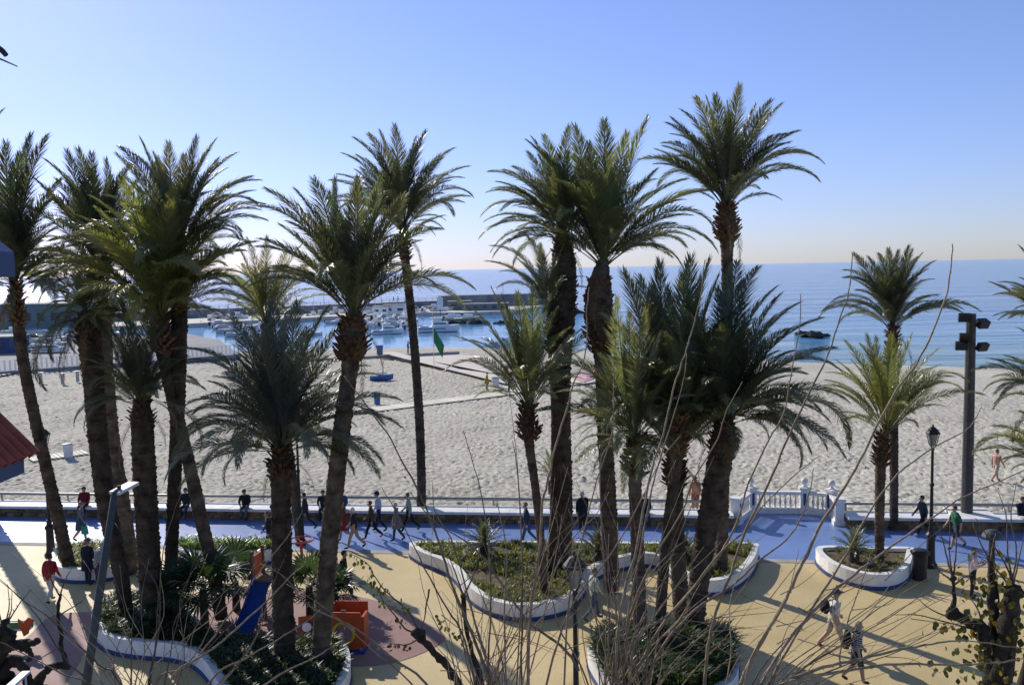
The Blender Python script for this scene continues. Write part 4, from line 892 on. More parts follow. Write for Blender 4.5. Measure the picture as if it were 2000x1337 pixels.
ch = MB(); secs = [(-.95, .18), (-.5, .3), (.1, .8), (.7, 1.45), (1.0, 1.6)]
for i, (y, z) in enumerate(secs):
    ch.v += [(-.35, y, z+.2), (-.3, y, z), (.3, y, z), (.35, y, z+.2)]
    if i:
        k = (i-1)*4; ch.f += [(k+j, k+j+1, k+j+5, k+j+4) for j in range(3)]
ch.build('chute', M['playblue'], t)
for x in (-.4, .4):
    for y in (.95, 1.7): MB().box((x, y, 1.3), (.1, .1, 2.6)).build('post', M['wood'], t)
MB().box((0, 1.32, 1.58), (.85, .8, .07)).build('platform', M['wood'], t)
MB().box((.41, 1.3, 2.05), (.05, .7, .7)).build('sign', M['binwhite'], t); MB().box((-.41, 1.3, 2.05), (.05, .7, .7)).build('side_panel', M['orange'], t)
o = G(590, 1105); t = thing('spinner', 'red tubular playground spinner beside the dark trunk', 'playground toy', o)
MB().tube([(0, 0, 0), (0, 0, 1.05)], .06, 8).build('post', M['red'], t)
MB().tube([(.5*math.cos(2*PI*k/20), .5*math.sin(2*PI*k/20), 1.1) for k in range(21)], .03, 6, False).build('ring', M['red'], t)
for k in range(3): a = k*2.1; MB().tube([(0, 0, 1.0), (.5*math.cos(a), .5*math.sin(a), 1.1)], .02, 5).build('spoke', M['red'], t)
o = G(15, 1262); t = thing('spring_seesaw', 'green seesaw with an orange cut-out end at the left edge', 'seesaw', o, R(3))
MB().box((-.25, -.2, .78), (2.1, .05, .22)).build('board', M['green'], t); MB().box((-.25, .12, .72), (2.1, .05, .2)).build('board', M['green'], t)
MB().box((-.25, -.04, .60), (2.1, .3, .04)).build('seat_plank', M['white'], t)
cut = [(.5, 1.0), (.66, .88), (.82, 1.04), (1.0, .98), (.96, .82), (.86, .76), (.8, .5), (.66, .42), (.6, .62), (.52, .72)]
c_ = MB(); c_.add([(x, -.26, z) for x, z in cut]+[(x, -.2, z) for x, z in cut], [tuple(range(10)), tuple(range(19, 9, -1))]+[((i+1) % 10, i, 10+i, 10+(i+1) % 10) for i in range(10)]); c_.build('end_figure', M['orange'], t)
MB().tube([(.12*math.cos(k*.7)-.2, .12*math.sin(k*.7), k*.018) for k in range(34)], .025, 5).build('spring', M['black'], t)

# ------------------------------------------------------------------ people
def human(label, px, py, face, pose='walk', h=1.72, top=(.1, .1, .1), legs=(.05, .06, .1), hair=(.06, .04, .03), shoes=(.04, .04, .04), short=False, sleeves=True, skin='skin', cap=None, skirt=None, coat=False, phase=1.0, z0=0.0, seat=None, stripes=False, lean=0.0, bare=False, long_hair=False, group=None, fat=1.0, hold=False):
    fat *= 1.12
    base = G(px, py, z0); t = thing('person', label, 'person', base, R(face), group); h *= 1.07; k = h/1.74
    J = {}; st = R(20)*phase*random.uniform(.75, 1.1)
    if pose == 'sit':
        hz = .50; J['pel'] = (0, 0, hz+.06); J['sp'] = (.02+lean*.5, 0, hz+.28); J['ch'] = (.03+lean, 0, hz+.47); J['nk'] = (.05+lean*1.3, 0, hz+.62); J['h0'] = (.08+lean*1.5, 0, hz+.70); J['h1'] = (.10+lean*1.6, 0, hz+.82)
        for s, sd in ((1, 'L'), (-1, 'R')):
            J['hp'+sd] = (.04, .09*s, hz+.02); J['kn'+sd] = (.44, .12*s, hz+.03); J['an'+sd] = (.42+.06*s, .12*s, hz-.38); J['to'+sd] = (.58+.06*s, .14*s, hz-.44)
            J['sh'+sd] = (.03+lean, .19*s, hz+.53); J['el'+sd] = (.12+lean, .25*s, hz+.27); J['wr'+sd] = (.33+lean*.5, .15*s, hz+.16); J['ha'+sd] = (.41+lean*.5, .13*s, hz+.14)
    else:
        w = 1 if pose == 'walk' else .18
        J['pel'] = (0, 0, .95); J['sp'] = (.01+lean*.4, 0, 1.14); J['ch'] = (.03+lean, 0, 1.32); J['nk'] = (.05+lean*1.4, 0, 1.48); J['h0'] = (.07+lean*1.7, 0, 1.56); J['h1'] = (.085+lean*1.8, 0, 1.68)
        for s, sd in ((1, 'L'), (-1, 'R')):
            a = st*s*w; J['hp'+sd] = (0, .09*s, .92); kx, kz = .44*math.sin(a), .92-.44*math.cos(a)
            b_ = a-(R(26)*w if a < 0 else R(3)); J['kn'+sd] = (kx+(.03 if a < 0 else .02), .09*s, kz); J['an'+sd] = (kx+.41*math.sin(b_), .09*s, max(.08, kz-.41*math.cos(b_)))
            ax, az = J['an'+sd][0], J['an'+sd][2]; J['to'+sd] = (ax+.17*math.cos(b_*.6), .10*s, max(.03, az-.05+(.10*math.sin(b_) if a < 0 else .03)))
            c = -a*.9; J['sh'+sd] = (.03+lean, .185*s, 1.40); ex, ez = .28*math.sin(c), 1.40-.28*math.cos(c); J['el'+sd] = (ex+.03+lean, .23*s, ez)
            f = c+R(22); J['wr'+sd] = (J['el'+sd][0]+.25*math.sin(f), .23*s, ez-.25*math.cos(f)); J['ha'+sd] = (J['wr'+sd][0]+.08*math.sin(f), .225*s, J['wr'+sd][2]-.08*math.cos(f))
            if hold: J['wr'+sd] = (J['el'+sd][0]+.22, .12*s, ez+.06); J['ha'+sd] = (J['el'+sd][0]+.30, .09*s, ez+.10)
        lo = min(J['toL'][2], J['toR'][2], J['anL'][2]-.06, J['anR'][2]-.06)
        for q in J: J[q] = (J[q][0], J[q][1], J[q][2]-lo+.03)
    rad = dict(pel=.145*fat, sp=.135*fat, ch=.15*fat, nk=.052, h0=.085, h1=.088); 
    for sd in 'LR': rad.update({'hp'+sd: .09*fat, 'kn'+sd: .072, 'an'+sd: .05, 'to'+sd: .042, 'sh'+sd: .074*fat, 'el'+sd: .055, 'wr'+sd: .038, 'ha'+sd: .038})
    if coat or not bare: rad['ch'] *= 1.08; rad['sp'] *= 1.1
    E = [('pel', 'sp', 'top'), ('sp', 'ch', 'top'), ('ch', 'nk', 'top'), ('nk', 'h0', 'skin'), ('h0', 'h1', 'skin')]
    for sd in 'LR':
        E += [('pel', 'hp'+sd, 'legs'), ('hp'+sd, 'kn'+sd, 'legs'), ('kn'+sd, 'an'+sd, 'skin' if short or skirt else 'legs'), ('an'+sd, 'to'+sd, 'shoes'),
              ('ch', 'sh'+sd, 'top'), ('sh'+sd, 'el'+sd, 'top'), ('el'+sd, 'wr'+sd, 'top' if sleeves else 'skin'), ('wr'+sd, 'ha'+sd, 'skin')]
    bm = bmesh.new(); sl = bm.verts.layers.skin.verify(); bv = {}
    for q, c in J.items():
        v = bm.verts.new(c); v[sl].radius = (rad[q], rad[q]); v[sl].use_root = (q == 'pel'); bv[q] = v
    for a, b_, _ in E: bm.edges.new((bv[a], bv[b_]))
    me = bpy.data.meshes.new('body'); bm.to_mesh(me); bm.free(); tmp = bpy.data.objects.new('tmp', me); COL.objects.link(tmp)
    md = tmp.modifiers.new('skin', 'SKIN'); md.use_smooth_shade = True; sb = tmp.modifiers.new('sub', 'SUBSURF'); sb.levels = 1
    bpy.context.view_layer.update(); dg = bpy.context.evaluated_depsgraph_get(); body = bpy.data.meshes.new_from_object(tmp.evaluated_get(dg)); bpy.data.objects.remove(tmp); bpy.data.meshes.remove(me)
    # hands: five fingers on each palm, added to the same body mesh; a nose on the face
    bm = bmesh.new(); bm.from_mesh(body); fb = MB()
    for s, sd in ((1, 'L'), (-1, 'R')):
        w_, h_ = Vector(J['wr'+sd]), Vector(J['ha'+sd]); dn = (h_-w_).normalized(); sv = dn.cross(Vector((0, 1, 0))).normalized()
        for i in range(4):
            o_ = h_+sv*(.03-.02*i)*1.0; l = (.075, .085, .08, .062)[i]
            fb.tube([o_-dn*.01, o_+dn*l*.55, o_+dn*l*.9+Vector((0, -.012*s, 0))], [.011, .010, .007], 5)
        o_ = w_+dn*.03+sv*.02; fb.tube([o_, o_+sv*.035+dn*.03, o_+sv*.04+dn*.065], [.013, .011, .008], 5)
    hp = Vector(J['h0']); fb.tube([hp+Vector((.075, 0, .05)), hp+Vector((.112, 0, .02)), hp+Vector((.08, 0, .005))], [.012, .018, .012], 5)
    for s in (1, -1): fb.ball(hp+Vector((.005, .092*s, .045)), .028, 6, (.7, .4, 1.1))
    nv = len(bm.verts); vs = [bm.verts.new(v) for v in fb.v]
    for f in fb.f:
        try: bm.faces.new([vs[i] for i in f])
        except ValueError: pass
    bmesh.ops.transform(bm, matrix=Matrix.Scale(k, 4), verts=bm.verts); bm.to_mesh(body); bm.free()
    ms = {'skin': M[skin], 'top': M[skin] if bare else cloth(top, stripes), 'legs': cloth(legs), 'shoes': cloth(shoes)}; keys = ['skin', 'top', 'legs', 'shoes']
    body.materials.clear()
    for q in keys: body.materials.append(ms[q])
    n = len(body.polygons); C = np.empty(n*3, dtype=np.float32); body.polygons.foreach_get('center', C); C = C.reshape(-1, 3)/k
    D = []
    for a, b_, tg in E:
        A, B_ = np.array(J[a]), np.array(J[b_]); ab = B_-A; tt = np.clip(((C-A) @ ab)/(ab @ ab), 0, 1); D.append(np.linalg.norm(C-(A+tt[:, None]*ab), axis=1)-.7*((1-tt)*rad[a]+tt*rad[b_]))
    near = np.argmin(np.array(D), 0); mi = np.array([keys.index(e[2]) for e in E])[near]
    headz = J['nk'][2]; mi[(C[:, 2] > headz+.03) & (np.abs(C[:, 1]) < .13)] = 0
    body.polygons.foreach_set('material_index', mi.astype(np.int32)); body.polygons.foreach_set('use_smooth', np.ones(n, bool)); body.update()
    bo = link('body', body, t)
    hc = (Vector(J['h0'])+Vector(J['h1']))/2; hm = MB(); hm.ball(hc+Vector((-.03, 0, .035)), .103, 12, (1.0, .95, 1.0))
    hm.v = [(v[0], v[1], max(v[2], hc.z-(.07 if v[0] < hc.x-.01 else -.065))) for v in hm.v]
    if long_hair: hm.ball(hc+Vector((-.06, 0, -.06)), .11, 10, (.7, .95, 1.5))
    hm.v = [tuple(Vector(v)*k) for v in hm.v]; hm.build('hair', cloth(hair), t, smooth=True)
    em = MB()
    for s in (1, -1): em.ball(((hc.x+.078)*k, s*.033*k, (hc.z-.0)*k), .012, 6)
    em.build('eyes', M['black'], t)
    if cap:
        cm = MB(); cm.lathe([(.112, 0), (.112, .05), (.09, .10), (.04, .125)], 12, tuple(hc+Vector((-.01, 0, .035)))); cm.box(hc+Vector((.14, 0, .05)), (.12, .15, .015)); cm.v = [tuple(Vector(v)*k) for v in cm.v]; cm.build('cap', cloth(cap), t)
    if skirt or coat:
        z1 = J['sp'][2]; z0_ = J['knL'][2]+(.02 if skirt else .12) if pose != 'sit' else J['hpL'][2]
        if pose != 'sit':
            sm = MB(); n = 14; rings = [(z1, .15*fat, .135*fat), ((z1+z0_)/2, .185*fat, .165*fat), (z0_, .22*fat, .2)]; 
            for z, rx, ry in rings: sm.v += [((J['pel'][0]+rx*math.cos(2*PI*i/n))*k, (ry*1.05*math.sin(2*PI*i/n))*k, z*k) for i in range(n)]
            for r_ in range(2): sm.f += [(r_*n+i, (r_+1)*n+i, (r_+1)*n+(i+1) % n, r_*n+(i+1) % n) for i in range(n)]
            sm.build('skirt' if skirt else 'coat_hem', cloth(skirt or top), t, smooth=True)
    if short and not skirt and pose != 'sit':
        for sd in 'LR':
            a, b_ = Vector(J['hp'+sd]), Vector(J['kn'+sd]); MB().tube([a*k, (a*.2+b_*.8)*k, (a*.08+b_*.92)*k], [.10*k*fat, .085*k, .088*k], 10).build('short_leg', cloth(legs), t, smooth=True)
    return t
def backpack(px, py, face, h, c, label, z0=0.0):
    b = G(px, py, z0); k = h*1.07/1.74; f = Vector((math.cos(R(face)), math.sin(R(face)), 0)); p = b+Vector((0, 0, 1.27*k))-f*.24*k
    t = thing('backpack', label, 'backpack', p, R(face))
    m = MB().ball((0, 0, 0), .2, 10, (.62, .85, 1.25)); m.v = [(max(-.12, min(.11, v[0])), v[1], v[2]) for v in m.v]; m.build('bag', cloth(c), t, smooth=True)
    MB().ball((-.12, 0, -.07), .12, 8, (.5, 1, .9)).build('pocket', cloth(c), t, smooth=True)
    for s in (1, -1): MB().tube([(.08, .1*s, .2), (.22, .11*s, .27), (.38, .1*s, .12), (.34, .12*s, -.08), (.1, .12*s, -.15)], .018, 5).build('strap', cloth(c), t)
human('person in white shirt, khaki shorts and dark cap striding right on yellow paving', 1628, 1268, 5, h=1.80, top=(.62, .60, .52), legs=(.42, .36, .26), hair=(.25, .23, .2), short=True, sleeves=False, cap=(.04, .045, .045), phase=-1)
backpack(1628, 1268, 5, 1.80, (.02, .02, .025), 'black backpack worn by the person in white shirt')
human('fair-haired person in striped navy top and navy shorts, walking at lower right', 1672, 1334, -8, h=1.70, top=(.015, .018, .035), legs=(.02, .025, .04), hair=(.36, .29, .21), short=True, sleeves=False, phase=-.8, stripes=True, fat=1.1, long_hair=True)
backpack(1672, 1334, -8, 1.70, (.015, .015, .018), 'black backpack worn by the person in striped top')
human('person in black T-shirt and dark jeans striding past the orange playhouse', 672, 1172, -5, h=1.78, top=(.012, .012, .014), legs=(.03, .04, .055), hair=(.06, .045, .035), sleeves=False, phase=1)
human('white-haired person in dark vest and beige trousers walking left', 693, 1072, 178, h=1.74, top=(.02, .022, .03), legs=(.33, .27, .2), hair=(.7, .68, .66), sleeves=False, phase=1)
human('blond person in rust-red dress half behind the leaning palm trunk', 672, 1056, 182, h=1.68, top=(.22, .05, .03), legs=(.2, .05, .04), hair=(.5, .4, .26), skirt=(.22, .04, .03), phase=.6)
human('person in brown jacket and black trousers with bright pink shoes', 727, 1053, 180, h=1.68, top=(.07, .06, .035), legs=(.012, .012, .016), hair=(.12, .07, .05), shoes=(.5, .10, .14), phase=1)
human('person in pale lilac shirt with dark cap walking behind the pink shoes', 741, 1038, 178, h=1.76, top=(.46, .46, .58), legs=(.02, .03, .06), hair=(.05, .04, .04), cap=(.02, .025, .06), phase=-.8)
human('grey-haired person in long grey coat beside the slender trunk', 776, 1057, 175, h=1.64, top=(.16, .15, .145), legs=(.05, .05, .055), hair=(.42, .40, .37), coat=True, phase=.5)
human('person in grey-green shirt and black trousers next to the slender trunk', 800, 1038, 178, h=1.74, top=(.30, .33, .31), legs=(.014, .014, .018), hair=(.12, .1, .09), phase=1)
human('person in dark patterned top seen walking behind the slim lamp', 598, 1036, 178, h=1.72, top=(.035, .03, .035), legs=(.025, .035, .06), hair=(.05, .035, .03), phase=1)
human('person in dark jacket partly hidden left of the big dark trunk', 527, 1080, 200, h=1.72, top=(.03, .032, .036), legs=(.04, .05, .07), hair=(.16, .12, .09), phase=.6)
human('person in navy jacket and blue jeans walking left past the big cycad', 1030, 1063, 180, h=1.76, top=(.025, .04, .07), legs=(.05, .08, .14), hair=(.2, .17, .15), phase=.8)
human('grey-haired person in black coat standing by the sea wall, centre', 1138, 1040, 95, 'stand', h=1.76, top=(.012, .012, .014), legs=(.015, .015, .02), hair=(.4, .4, .4), coat=True, fat=1.15)
human('dark-haired person in patterned dark top walking left behind the lantern post', 1802, 1046, 180, h=1.70, top=(.03, .05, .055), legs=(.012, .014, .02), hair=(.05, .03, .025), phase=1, shoes=(.5, .5, .5))
human('person in green T-shirt and navy shorts walking left beside the white block', 1868, 1072, 185, h=1.76, top=(.025, .13, .07), legs=(.04, .05, .09), hair=(.12, .07, .045), short=True, sleeves=False, phase=1, lean=.03)
human('person in pink-white shirt and dark trousers standing at right, hands raised', 1898, 1168, -10, 'stand', h=1.72, top=(.58, .48, .52), legs=(.02, .02, .025), hair=(.2, .15, .11), hold=True)
human('person in red jacket and white trousers at the foot of the left planter', 100, 1176, 80, h=1.72, top=(.26, .015, .025), legs=(.45, .43, .4), hair=(.04, .03, .025), phase=.6, fat=1.15)
human('person in navy coat and cap standing in front of the left planter', 173, 1142, 75, 'stand', h=1.70, top=(.015, .018, .04), legs=(.03, .03, .04), hair=(.2, .18, .16), coat=True, cap=(.08, .09, .08))
human('person in grey top leaning over the left planter wall', 192, 1148, 60, 'stand', h=1.6, top=(.25, .25, .26), legs=(.05, .05, .06), hair=(.35, .33, .3), lean=.12)
human('person in grey jacket and dark skirt on the bright promenade at left', 160, 1056, 10, h=1.68, top=(.13, .14, .17), legs=(.2, .13, .1), hair=(.2, .17, .14), skirt=(.04, .07, .12), phase=.5)
bg_ = thing('carrier_bag', 'teal carrier bag hanging beside the grey jacket', 'bag', G(160, 1056)+Vector((.26, -.22, .58))); MB().box((0, 0, 0), (.3, .1, .36), taper=.8, jit=.02).build('bag', cloth((.03, .25, .22)), bg_); MB().tube([(-.08, 0, .17), (-.05, 0, .32), (.05, 0, .32), (.08, 0, .17)], .01, 4).build('handle', cloth((.03, .25, .22)), bg_)
human('person in pale top and jeans walking between trunks in the centre', 1160, 1212, 20, h=1.72, top=(.42, .44, .40), legs=(.06, .09, .14), hair=(.2, .13, .11), phase=.9)
def sitter(label, px, face=-90, **kw):
    p = W(0, 0); q = G(px, 990, .56); u = (q-WA).dot(wd); s = W(u, .28, .06); human(label, 0, 0, face, 'sit', **kw); o = COL.objects[-1]
    while o.parent: o = o.parent
    o.location = s
sitter('person in black top sitting on the seat wall right of the leaning light trunk', 481, top=(.015, .015, .018), legs=(.12, .12, .13), hair=(.05, .04, .035), lean=.1, skin='tan')
sitter('person in blue top sitting on the seat wall behind the leaning palm trunk', 672, top=(.05, .07, .16), legs=(.05, .05, .06), hair=(.1, .08, .06), lean=.05)
sitter('dark-clothed person sitting on the wall beside the leaning palm trunk', 636, top=(.03, .03, .035), legs=(.04, .04, .05), hair=(.08, .06, .05), lean=.08)
sitter('person in dark blue sitting on the wall behind the young palm trunk', 1258, top=(.02, .03, .06), legs=(.04, .05, .07), hair=(.35, .34, .34))
sitter('person in red and black jacket sitting on the wall at left', 158, top=(.16, .012, .02), legs=(.015, .015, .02), hair=(.03, .02, .02), fat=1.2)
sitter('person in navy sweater and white trousers sitting on the wall at right', 1962, top=(.014, .017, .035), legs=(.48, .47, .45), hair=(.12, .09, .07), face=-75)
sitter('person in dark red jacket sitting on the wall at the right edge', 1994, top=(.2, .02, .03), legs=(.2, .2, .22), hair=(.1, .08, .06), face=-100)
sitter('person in dark clothes sitting on the wall between black trunks at left', 362, top=(.02, .02, .03), legs=(.03, .03, .04), hair=(.05, .04, .04))
human('sunburnt shirtless person on the sand just beyond the sea wall', 1358, 1004, 88, 'stand', h=1.78, legs=(.3, .12, .08), hair=(.06, .05, .04), bare=True, skin='tan', short=True, z0=-.4, lean=.05)
human('lightly dressed person walking on the sand at far right', 1945, 941, 20, h=1.74, top=(.5, .36, .28), legs=(.45, .35, .28), hair=(.15, .1, .08), short=True, bare=True, z0=-.38)
human('person in mustard-yellow jacket standing on the boardwalk', 951, 762, 0, 'stand', h=1.75, top=(.36, .23, .03), legs=(.1, .09, .09), hair=(.1, .08, .06), z0=-.33, coat=True)
human('person in light blue top on the wide boardwalk', 994, 766, 0, 'stand', h=1.75, top=(.15, .28, .4), legs=(.04, .05, .07), hair=(.08, .06, .05), z0=-.33)
human('person in dark red top behind the short palm fronds on the boardwalk', 1040, 756, 180, h=1.7, top=(.16, .03, .04), legs=(.04, .04, .05), z0=-.33)
human('person in dark clothes standing on the quay edge by the slender trunk', 797, 690, 0, 'stand', h=1.75, top=(.03, .035, .05), legs=(.03, .03, .04), z0=-.55)
for px in (772, 781): 
    q = at_depth(px, 293, 1.78); human('dark tiny figure walking along the breakwater railing', 0, 0, 0 if px == 772 else 180, 'walk', h=1.75, top=(.03, .035, .05), group='walkers on the breakwater'); o = COL.objects[-1]
    while o.parent: o = o.parent
    o.location = q

# ------------------------------------------------------------------ house corner at the left
Yh = 9.0
hx = lambda px, py, Y=Yh: P(px, py, Y)
c0 = hx(54, 905); hb = Vector((c0.x-1.2, Yh+.4, 0)); t = thing('house', 'blue house corner with red tiled eaves at the left edge', 'house', hb)
MB().box((c0.x-1.7, Yh-.4, 6.3), (1.9, 1.2, 12.6)).build('wall', M['houseblue'], t, hb)
# lower tiled canopy: slopes from upper left to the lower right corner
r0, r1 = hx(-190, 640), hx(62, 884); dirn = (r1-r0).normalized(); dep = Vector((0, 1, 0)); nrm = dirn.cross(dep); nrm = -nrm if nrm.z < 0 else nrm
tl = MB(); n = 8; Lt = (r1-r0).length/3+.06
for i in range(n+1):
    a = PI*i/n; 
    for x in (0, Lt): tl.v.append((x, .078*math.cos(a)*(1-.12*(x > 0)), .085*math.sin(a)))
for i in range(n): tl.f.append((2*i, 2*i+1, 2*i+3, 2*i+2))
tm = tl.mesh('roof_tile', M['tile'], True)
mm = Matrix((dirn, nrm.cross(dirn), nrm)).transposed().to_4x4()
for j in range(9):
    for i in range(3):
        o = link('roof_tile', tm, t); o.matrix_basis = Matrix.Translation(r0+dirn*((r1-r0).length*i/3)+dep*(j*.145-1.25)+nrm*(.015*i)-hb) @ mm; v = random.uniform(.75, 1.25); o.color = (v, v*random.uniform(.9, 1.1), v, 1)
rs = MB(); a_, b_ = r0-nrm*.04, r1-dirn*.05-nrm*.04
rs.add([a_-dep*1.33, b_-dep*1.33, b_-dep*.02, a_-dep*.02, a_-dep*1.33-nrm*.05, b_-dep*1.33-nrm*.05, b_-dep*.02-nrm*.05, a_-dep*.02-nrm*.05], [(0, 1, 2, 3), (7, 6, 5, 4), (0, 4, 5, 1), (1, 5, 6, 2), (2, 6, 7, 3), (3, 7, 4, 0)]).build('roof_deck', M['tile'], t, hb)
f0, f1 = hx(-150, 895), hx(53, 893); f2, f3 = hx(54, 920), hx(-150, 990)
fb = MB(); fb.add([q-dep*1.28 for q in (f0, f1, f2, f3)]+[q-dep*.06 for q in (f0, f1, f2, f3)], [(3, 2, 1, 0), (4, 5, 6, 7), (0, 1, 5, 4), (1, 2, 6, 5), (2, 3, 7, 6), (3, 0, 4, 7)]); fb.build('fascia', M['houseblue'], t, hb)
gq = [hx(-120, 405), hx(-10, 462), hx(27, 492), hx(30, 540), hx(-120, 548)]
gb = MB(); gb.add([p-dep*.9 for p in gq]+[p for p in gq], [(4, 3, 2, 1, 0), (5, 6, 7, 8, 9)]+[(i, (i+1) % 5, 5+(i+1) % 5, 5+i) for i in range(5)]); gb.build('upper_eaves', M['houseblue'], t, hb)
br = MB(); br.tube([hx(-60, 60), hx(-8, 90), hx(5, 100), hx(12, 108)], [.028, .028, .028, .026], 8); br.tube([hx(-9, 108), hx(-9, 420)], .02, 6); br.build('awning_arm', M['black'], t, hb)
MB().tube([hx(-20, 108), hx(2, 116), hx(34, 130)], [.012, .010, .006], 6).build('awning_rod', M['bark'], t, hb)
# corner of a railing below
Yr = 7.0; ra, rbb = P(-40, 1392, Yr), P(52, 1311, Yr+.5); t = thing('terrace_railing', 'blue-grey metal handrail corner at the bottom left edge', 'railing', ra)
rd = (rbb-ra).normalized(); sd_ = Vector((.6, -.6, 0)).normalized(); sd_ = (sd_-rd*sd_.dot(rd)).normalized(); m3 = Matrix((rd, sd_, rd.cross(sd_))).transposed()
MB().box((ra+rbb)/2, ((rbb-ra).length, .085, .02), mat3=m3).build('handrail', M['railblue'], t, ra)
for f in (.25, .5, .72, .97): q = ra+(rbb-ra)*f; MB().tube([q, q-Vector((0, 0, .9))], .008, 6).build('baluster', M['railblue'], t, ra)

# ------------------------------------------------------------------ bare pollarded trees close to the camera
def Z(ox, oy, f, pts): return [(ox+x/f, oy+y/f) for x, y in pts]
TREES = {}
def rough_ball(c, r):
    mb = MB().ball((0, 0, 0), r, 12, (1.2, 1, .9)); mb.v = [tuple(Vector(v)*random.uniform(.8, 1.25)+Vector(c)) for v in mb.v]; return mb
def tree(key, label, head, Y, w_px, limbs=(), lw_=.68):
    hp = P(head[0], head[1], Y); o = Vector((hp.x, hp.y, 0)); t = thing('pollarded_tree', label, 'tree', o, 0, 'bare pollarded trees below the window'); TREES[key] = (t, o, Y)
    r = w_px/2*mpp(Y); pts = [Vector((hp.x+.15, hp.y, -.1)), Vector((hp.x+.08, hp.y, hp.z*.4)), Vector((hp.x-.05, hp.y, hp.z*.8)), hp]
    V, F_ = trunk_mesh([p-o for p in pts], [r*1.5, r*1.1, r, r*1.25], abs(int(head[0])), 14, .12, .05)
    tr = link('trunk', mesh_np('trunk', V, F_, M['dark_bark'], True), t); tr.color = (1, 1, 1, 1)
    for pl in limbs:
        q = [P(x, y, Y+dy) for x, y, w, dy in pl]; rr = [w*lw_/2*mpp(Y) for x, y, w, dy in pl]
        q = [Vector(p) for p in spline([tuple(p) for p in q], 4)]; rs_ = list(np.interp(np.linspace(0, len(rr)-1, len(q)), range(len(rr)), rr)); rs_ = [x*random.uniform(.78, 1.25) for x in rs_]
        q = [p+Vector([random.uniform(-.02, .02) for _ in range(3)]) for p in q]
        lb_ = MB().tube([p-o for p in q], rs_, 10); lb_.v = [tuple(Vector(v)+Vector([random.uniform(-.16, .16)*rs_[min(i//10, len(rs_)-1)] for _ in range(3)])) for i, v in enumerate(lb_.v)]; l = lb_.build('limb', M['dark_bark'], t, smooth=True); l.color = (1, 1, 1, 1)
        rough_ball(q[-1]-o, rs_[-1]*1.25).build('knuckle', M['dark_bark'], t, smooth=True).color = (1, 1, 1, 1)
def shoot(key, pts, w=6.0, dy=(0, .8), tint=1.0, spurs=True, name='branch'):
    w *= .86
    t, o, Y = TREES[key]; n = len(pts); A = [tuple(P(x, y, Y+dy[0]+(dy[1]-dy[0])*i/(n-1)))for i, (x, y) in enumerate(pts)]
    q = [Vector(p) for p in spline(A, 4)]; m = len(q); jit = .35*w*mpp(Y)
    q = [p+Vector((random.uniform(-jit, jit), random.uniform(-jit, jit), random.uniform(-jit, jit)))*(.5 if i else 0) for i, p in enumerate(q)]
    rr = [max(.0022, w/2*mpp(Y)*(1-.72*i/(m-1))) for i in range(m)]; b = MB().tube([p-o for p in q], rr, 6)
    if spurs:
        for i in range(2, m-1):
            if random.random() < .38:
                dv = (q[i+1]-q[i]).normalized(); s = dv.cross(Vector((random.uniform(-1, 1), random.uniform(-1, 1), random.uniform(-.3, 1)))).normalized()
                b.tube([q[i]-o, q[i]-o+(dv*.5+s).normalized()*random.uniform(.02, .05)], [rr[i]*.7, rr[i]*.35], 4)
    ob = b.build(name, M['bark'], t, smooth=True); v = tint*random.uniform(.8, 1.15); ob.color = (v, v*random.uniform(.9, 1.05), v*random.uniform(.88, 1.05), 1); return ob
tree('A', 'bare pollarded tree whose long shoots cross the centre right', (1228, 1470), 11.0, 80)
tree('B', 'bare pollarded tree whose shoots rise left of centre', (950, 1480), 11.5, 80)
tree('C', 'bare pollarded tree whose shoots fan out at lower left', (300, 1440), 10.5, 70)
tree('H', 'bare pollarded tree whose thick shoots sweep to the right', (1440, 1480), 10.0, 80)
za, zb, zc, zd = (1150, 850, 2.744), (1550, 850, 2.744), (760, 900, 3.06), (300, 1050, 4.66)
S = shoot
S('A', [(1205, 1400), (1205, 1250), (1223, 1141), (1241, 1083), (1256, 996), (1274, 912), (1295, 850), (1315, 760), (1338, 690), (1350, 650), (1368, 580), (1376, 508)], 8, (0, 1.5))
S('A', [(1215, 1400), (1225, 1220), (1250, 1080), (1272, 960), (1290, 890), (1310, 830), (1335, 740), (1341, 690)], 6, (.1, 1.4))
S('A', [(1225, 1420), (1225, 1337), (1259, 1280), (1296, 1214), (1350, 1150), (1405, 1083), (1438, 1021), (1463, 941), (1502, 857), (1530, 810), (1545, 730), (1562, 640), (1564, 572)], 8, (0, 1.6))
S('H', [(1372, 1400), (1376, 1337), (1383, 1262), (1398, 1196), (1427, 1120), (1463, 1021), (1511, 923), (1540, 850), (1590, 750), (1618, 690), (1640, 620), (1658, 570), (1666, 493)], 9, (0, 1.6))
S('H', [(1420, 1420), (1445, 1337), (1489, 1247), (1530, 1180), (1551, 1134), (1575, 1085), (1600, 1030), (1650, 950), (1690, 880), (1740, 780), (1790, 710), (1820, 650), (1850, 570), (1858, 520), (1860, 477)], 11, (0, 1.8), 1.1)
S('H', [(1470, 1400), (1500, 1337), (1550, 1247), (1600, 1165), (1656, 1076), (1699, 996), (1754, 926), (1816, 878), (1867, 850), (1895, 832), (1918, 792)], 7, (0, 1.5))
S('H', [(1455, 1400), (1490, 1330), (1550, 1236), (1623, 1160), (1670, 1120), (1714, 1087), (1769, 1047), (1850, 990), (1889, 967), (2005, 916)], 9, (0, .8), 1.1)
S('H', [(1460, 1380), (1550, 1324), (1623, 1298), (1685, 1285), (1754, 1269), (1820, 1256), (1867, 1251), (1915, 1253), (2010, 1268)], 9, (0, .6), 1.1)
S('H', [(1450, 1370), (1550, 1328), (1641, 1311), (1754, 1295), (1830, 1298), (1903, 1296), (1960, 1292), (2010, 1283)], 9, (0, .3), 1.25)
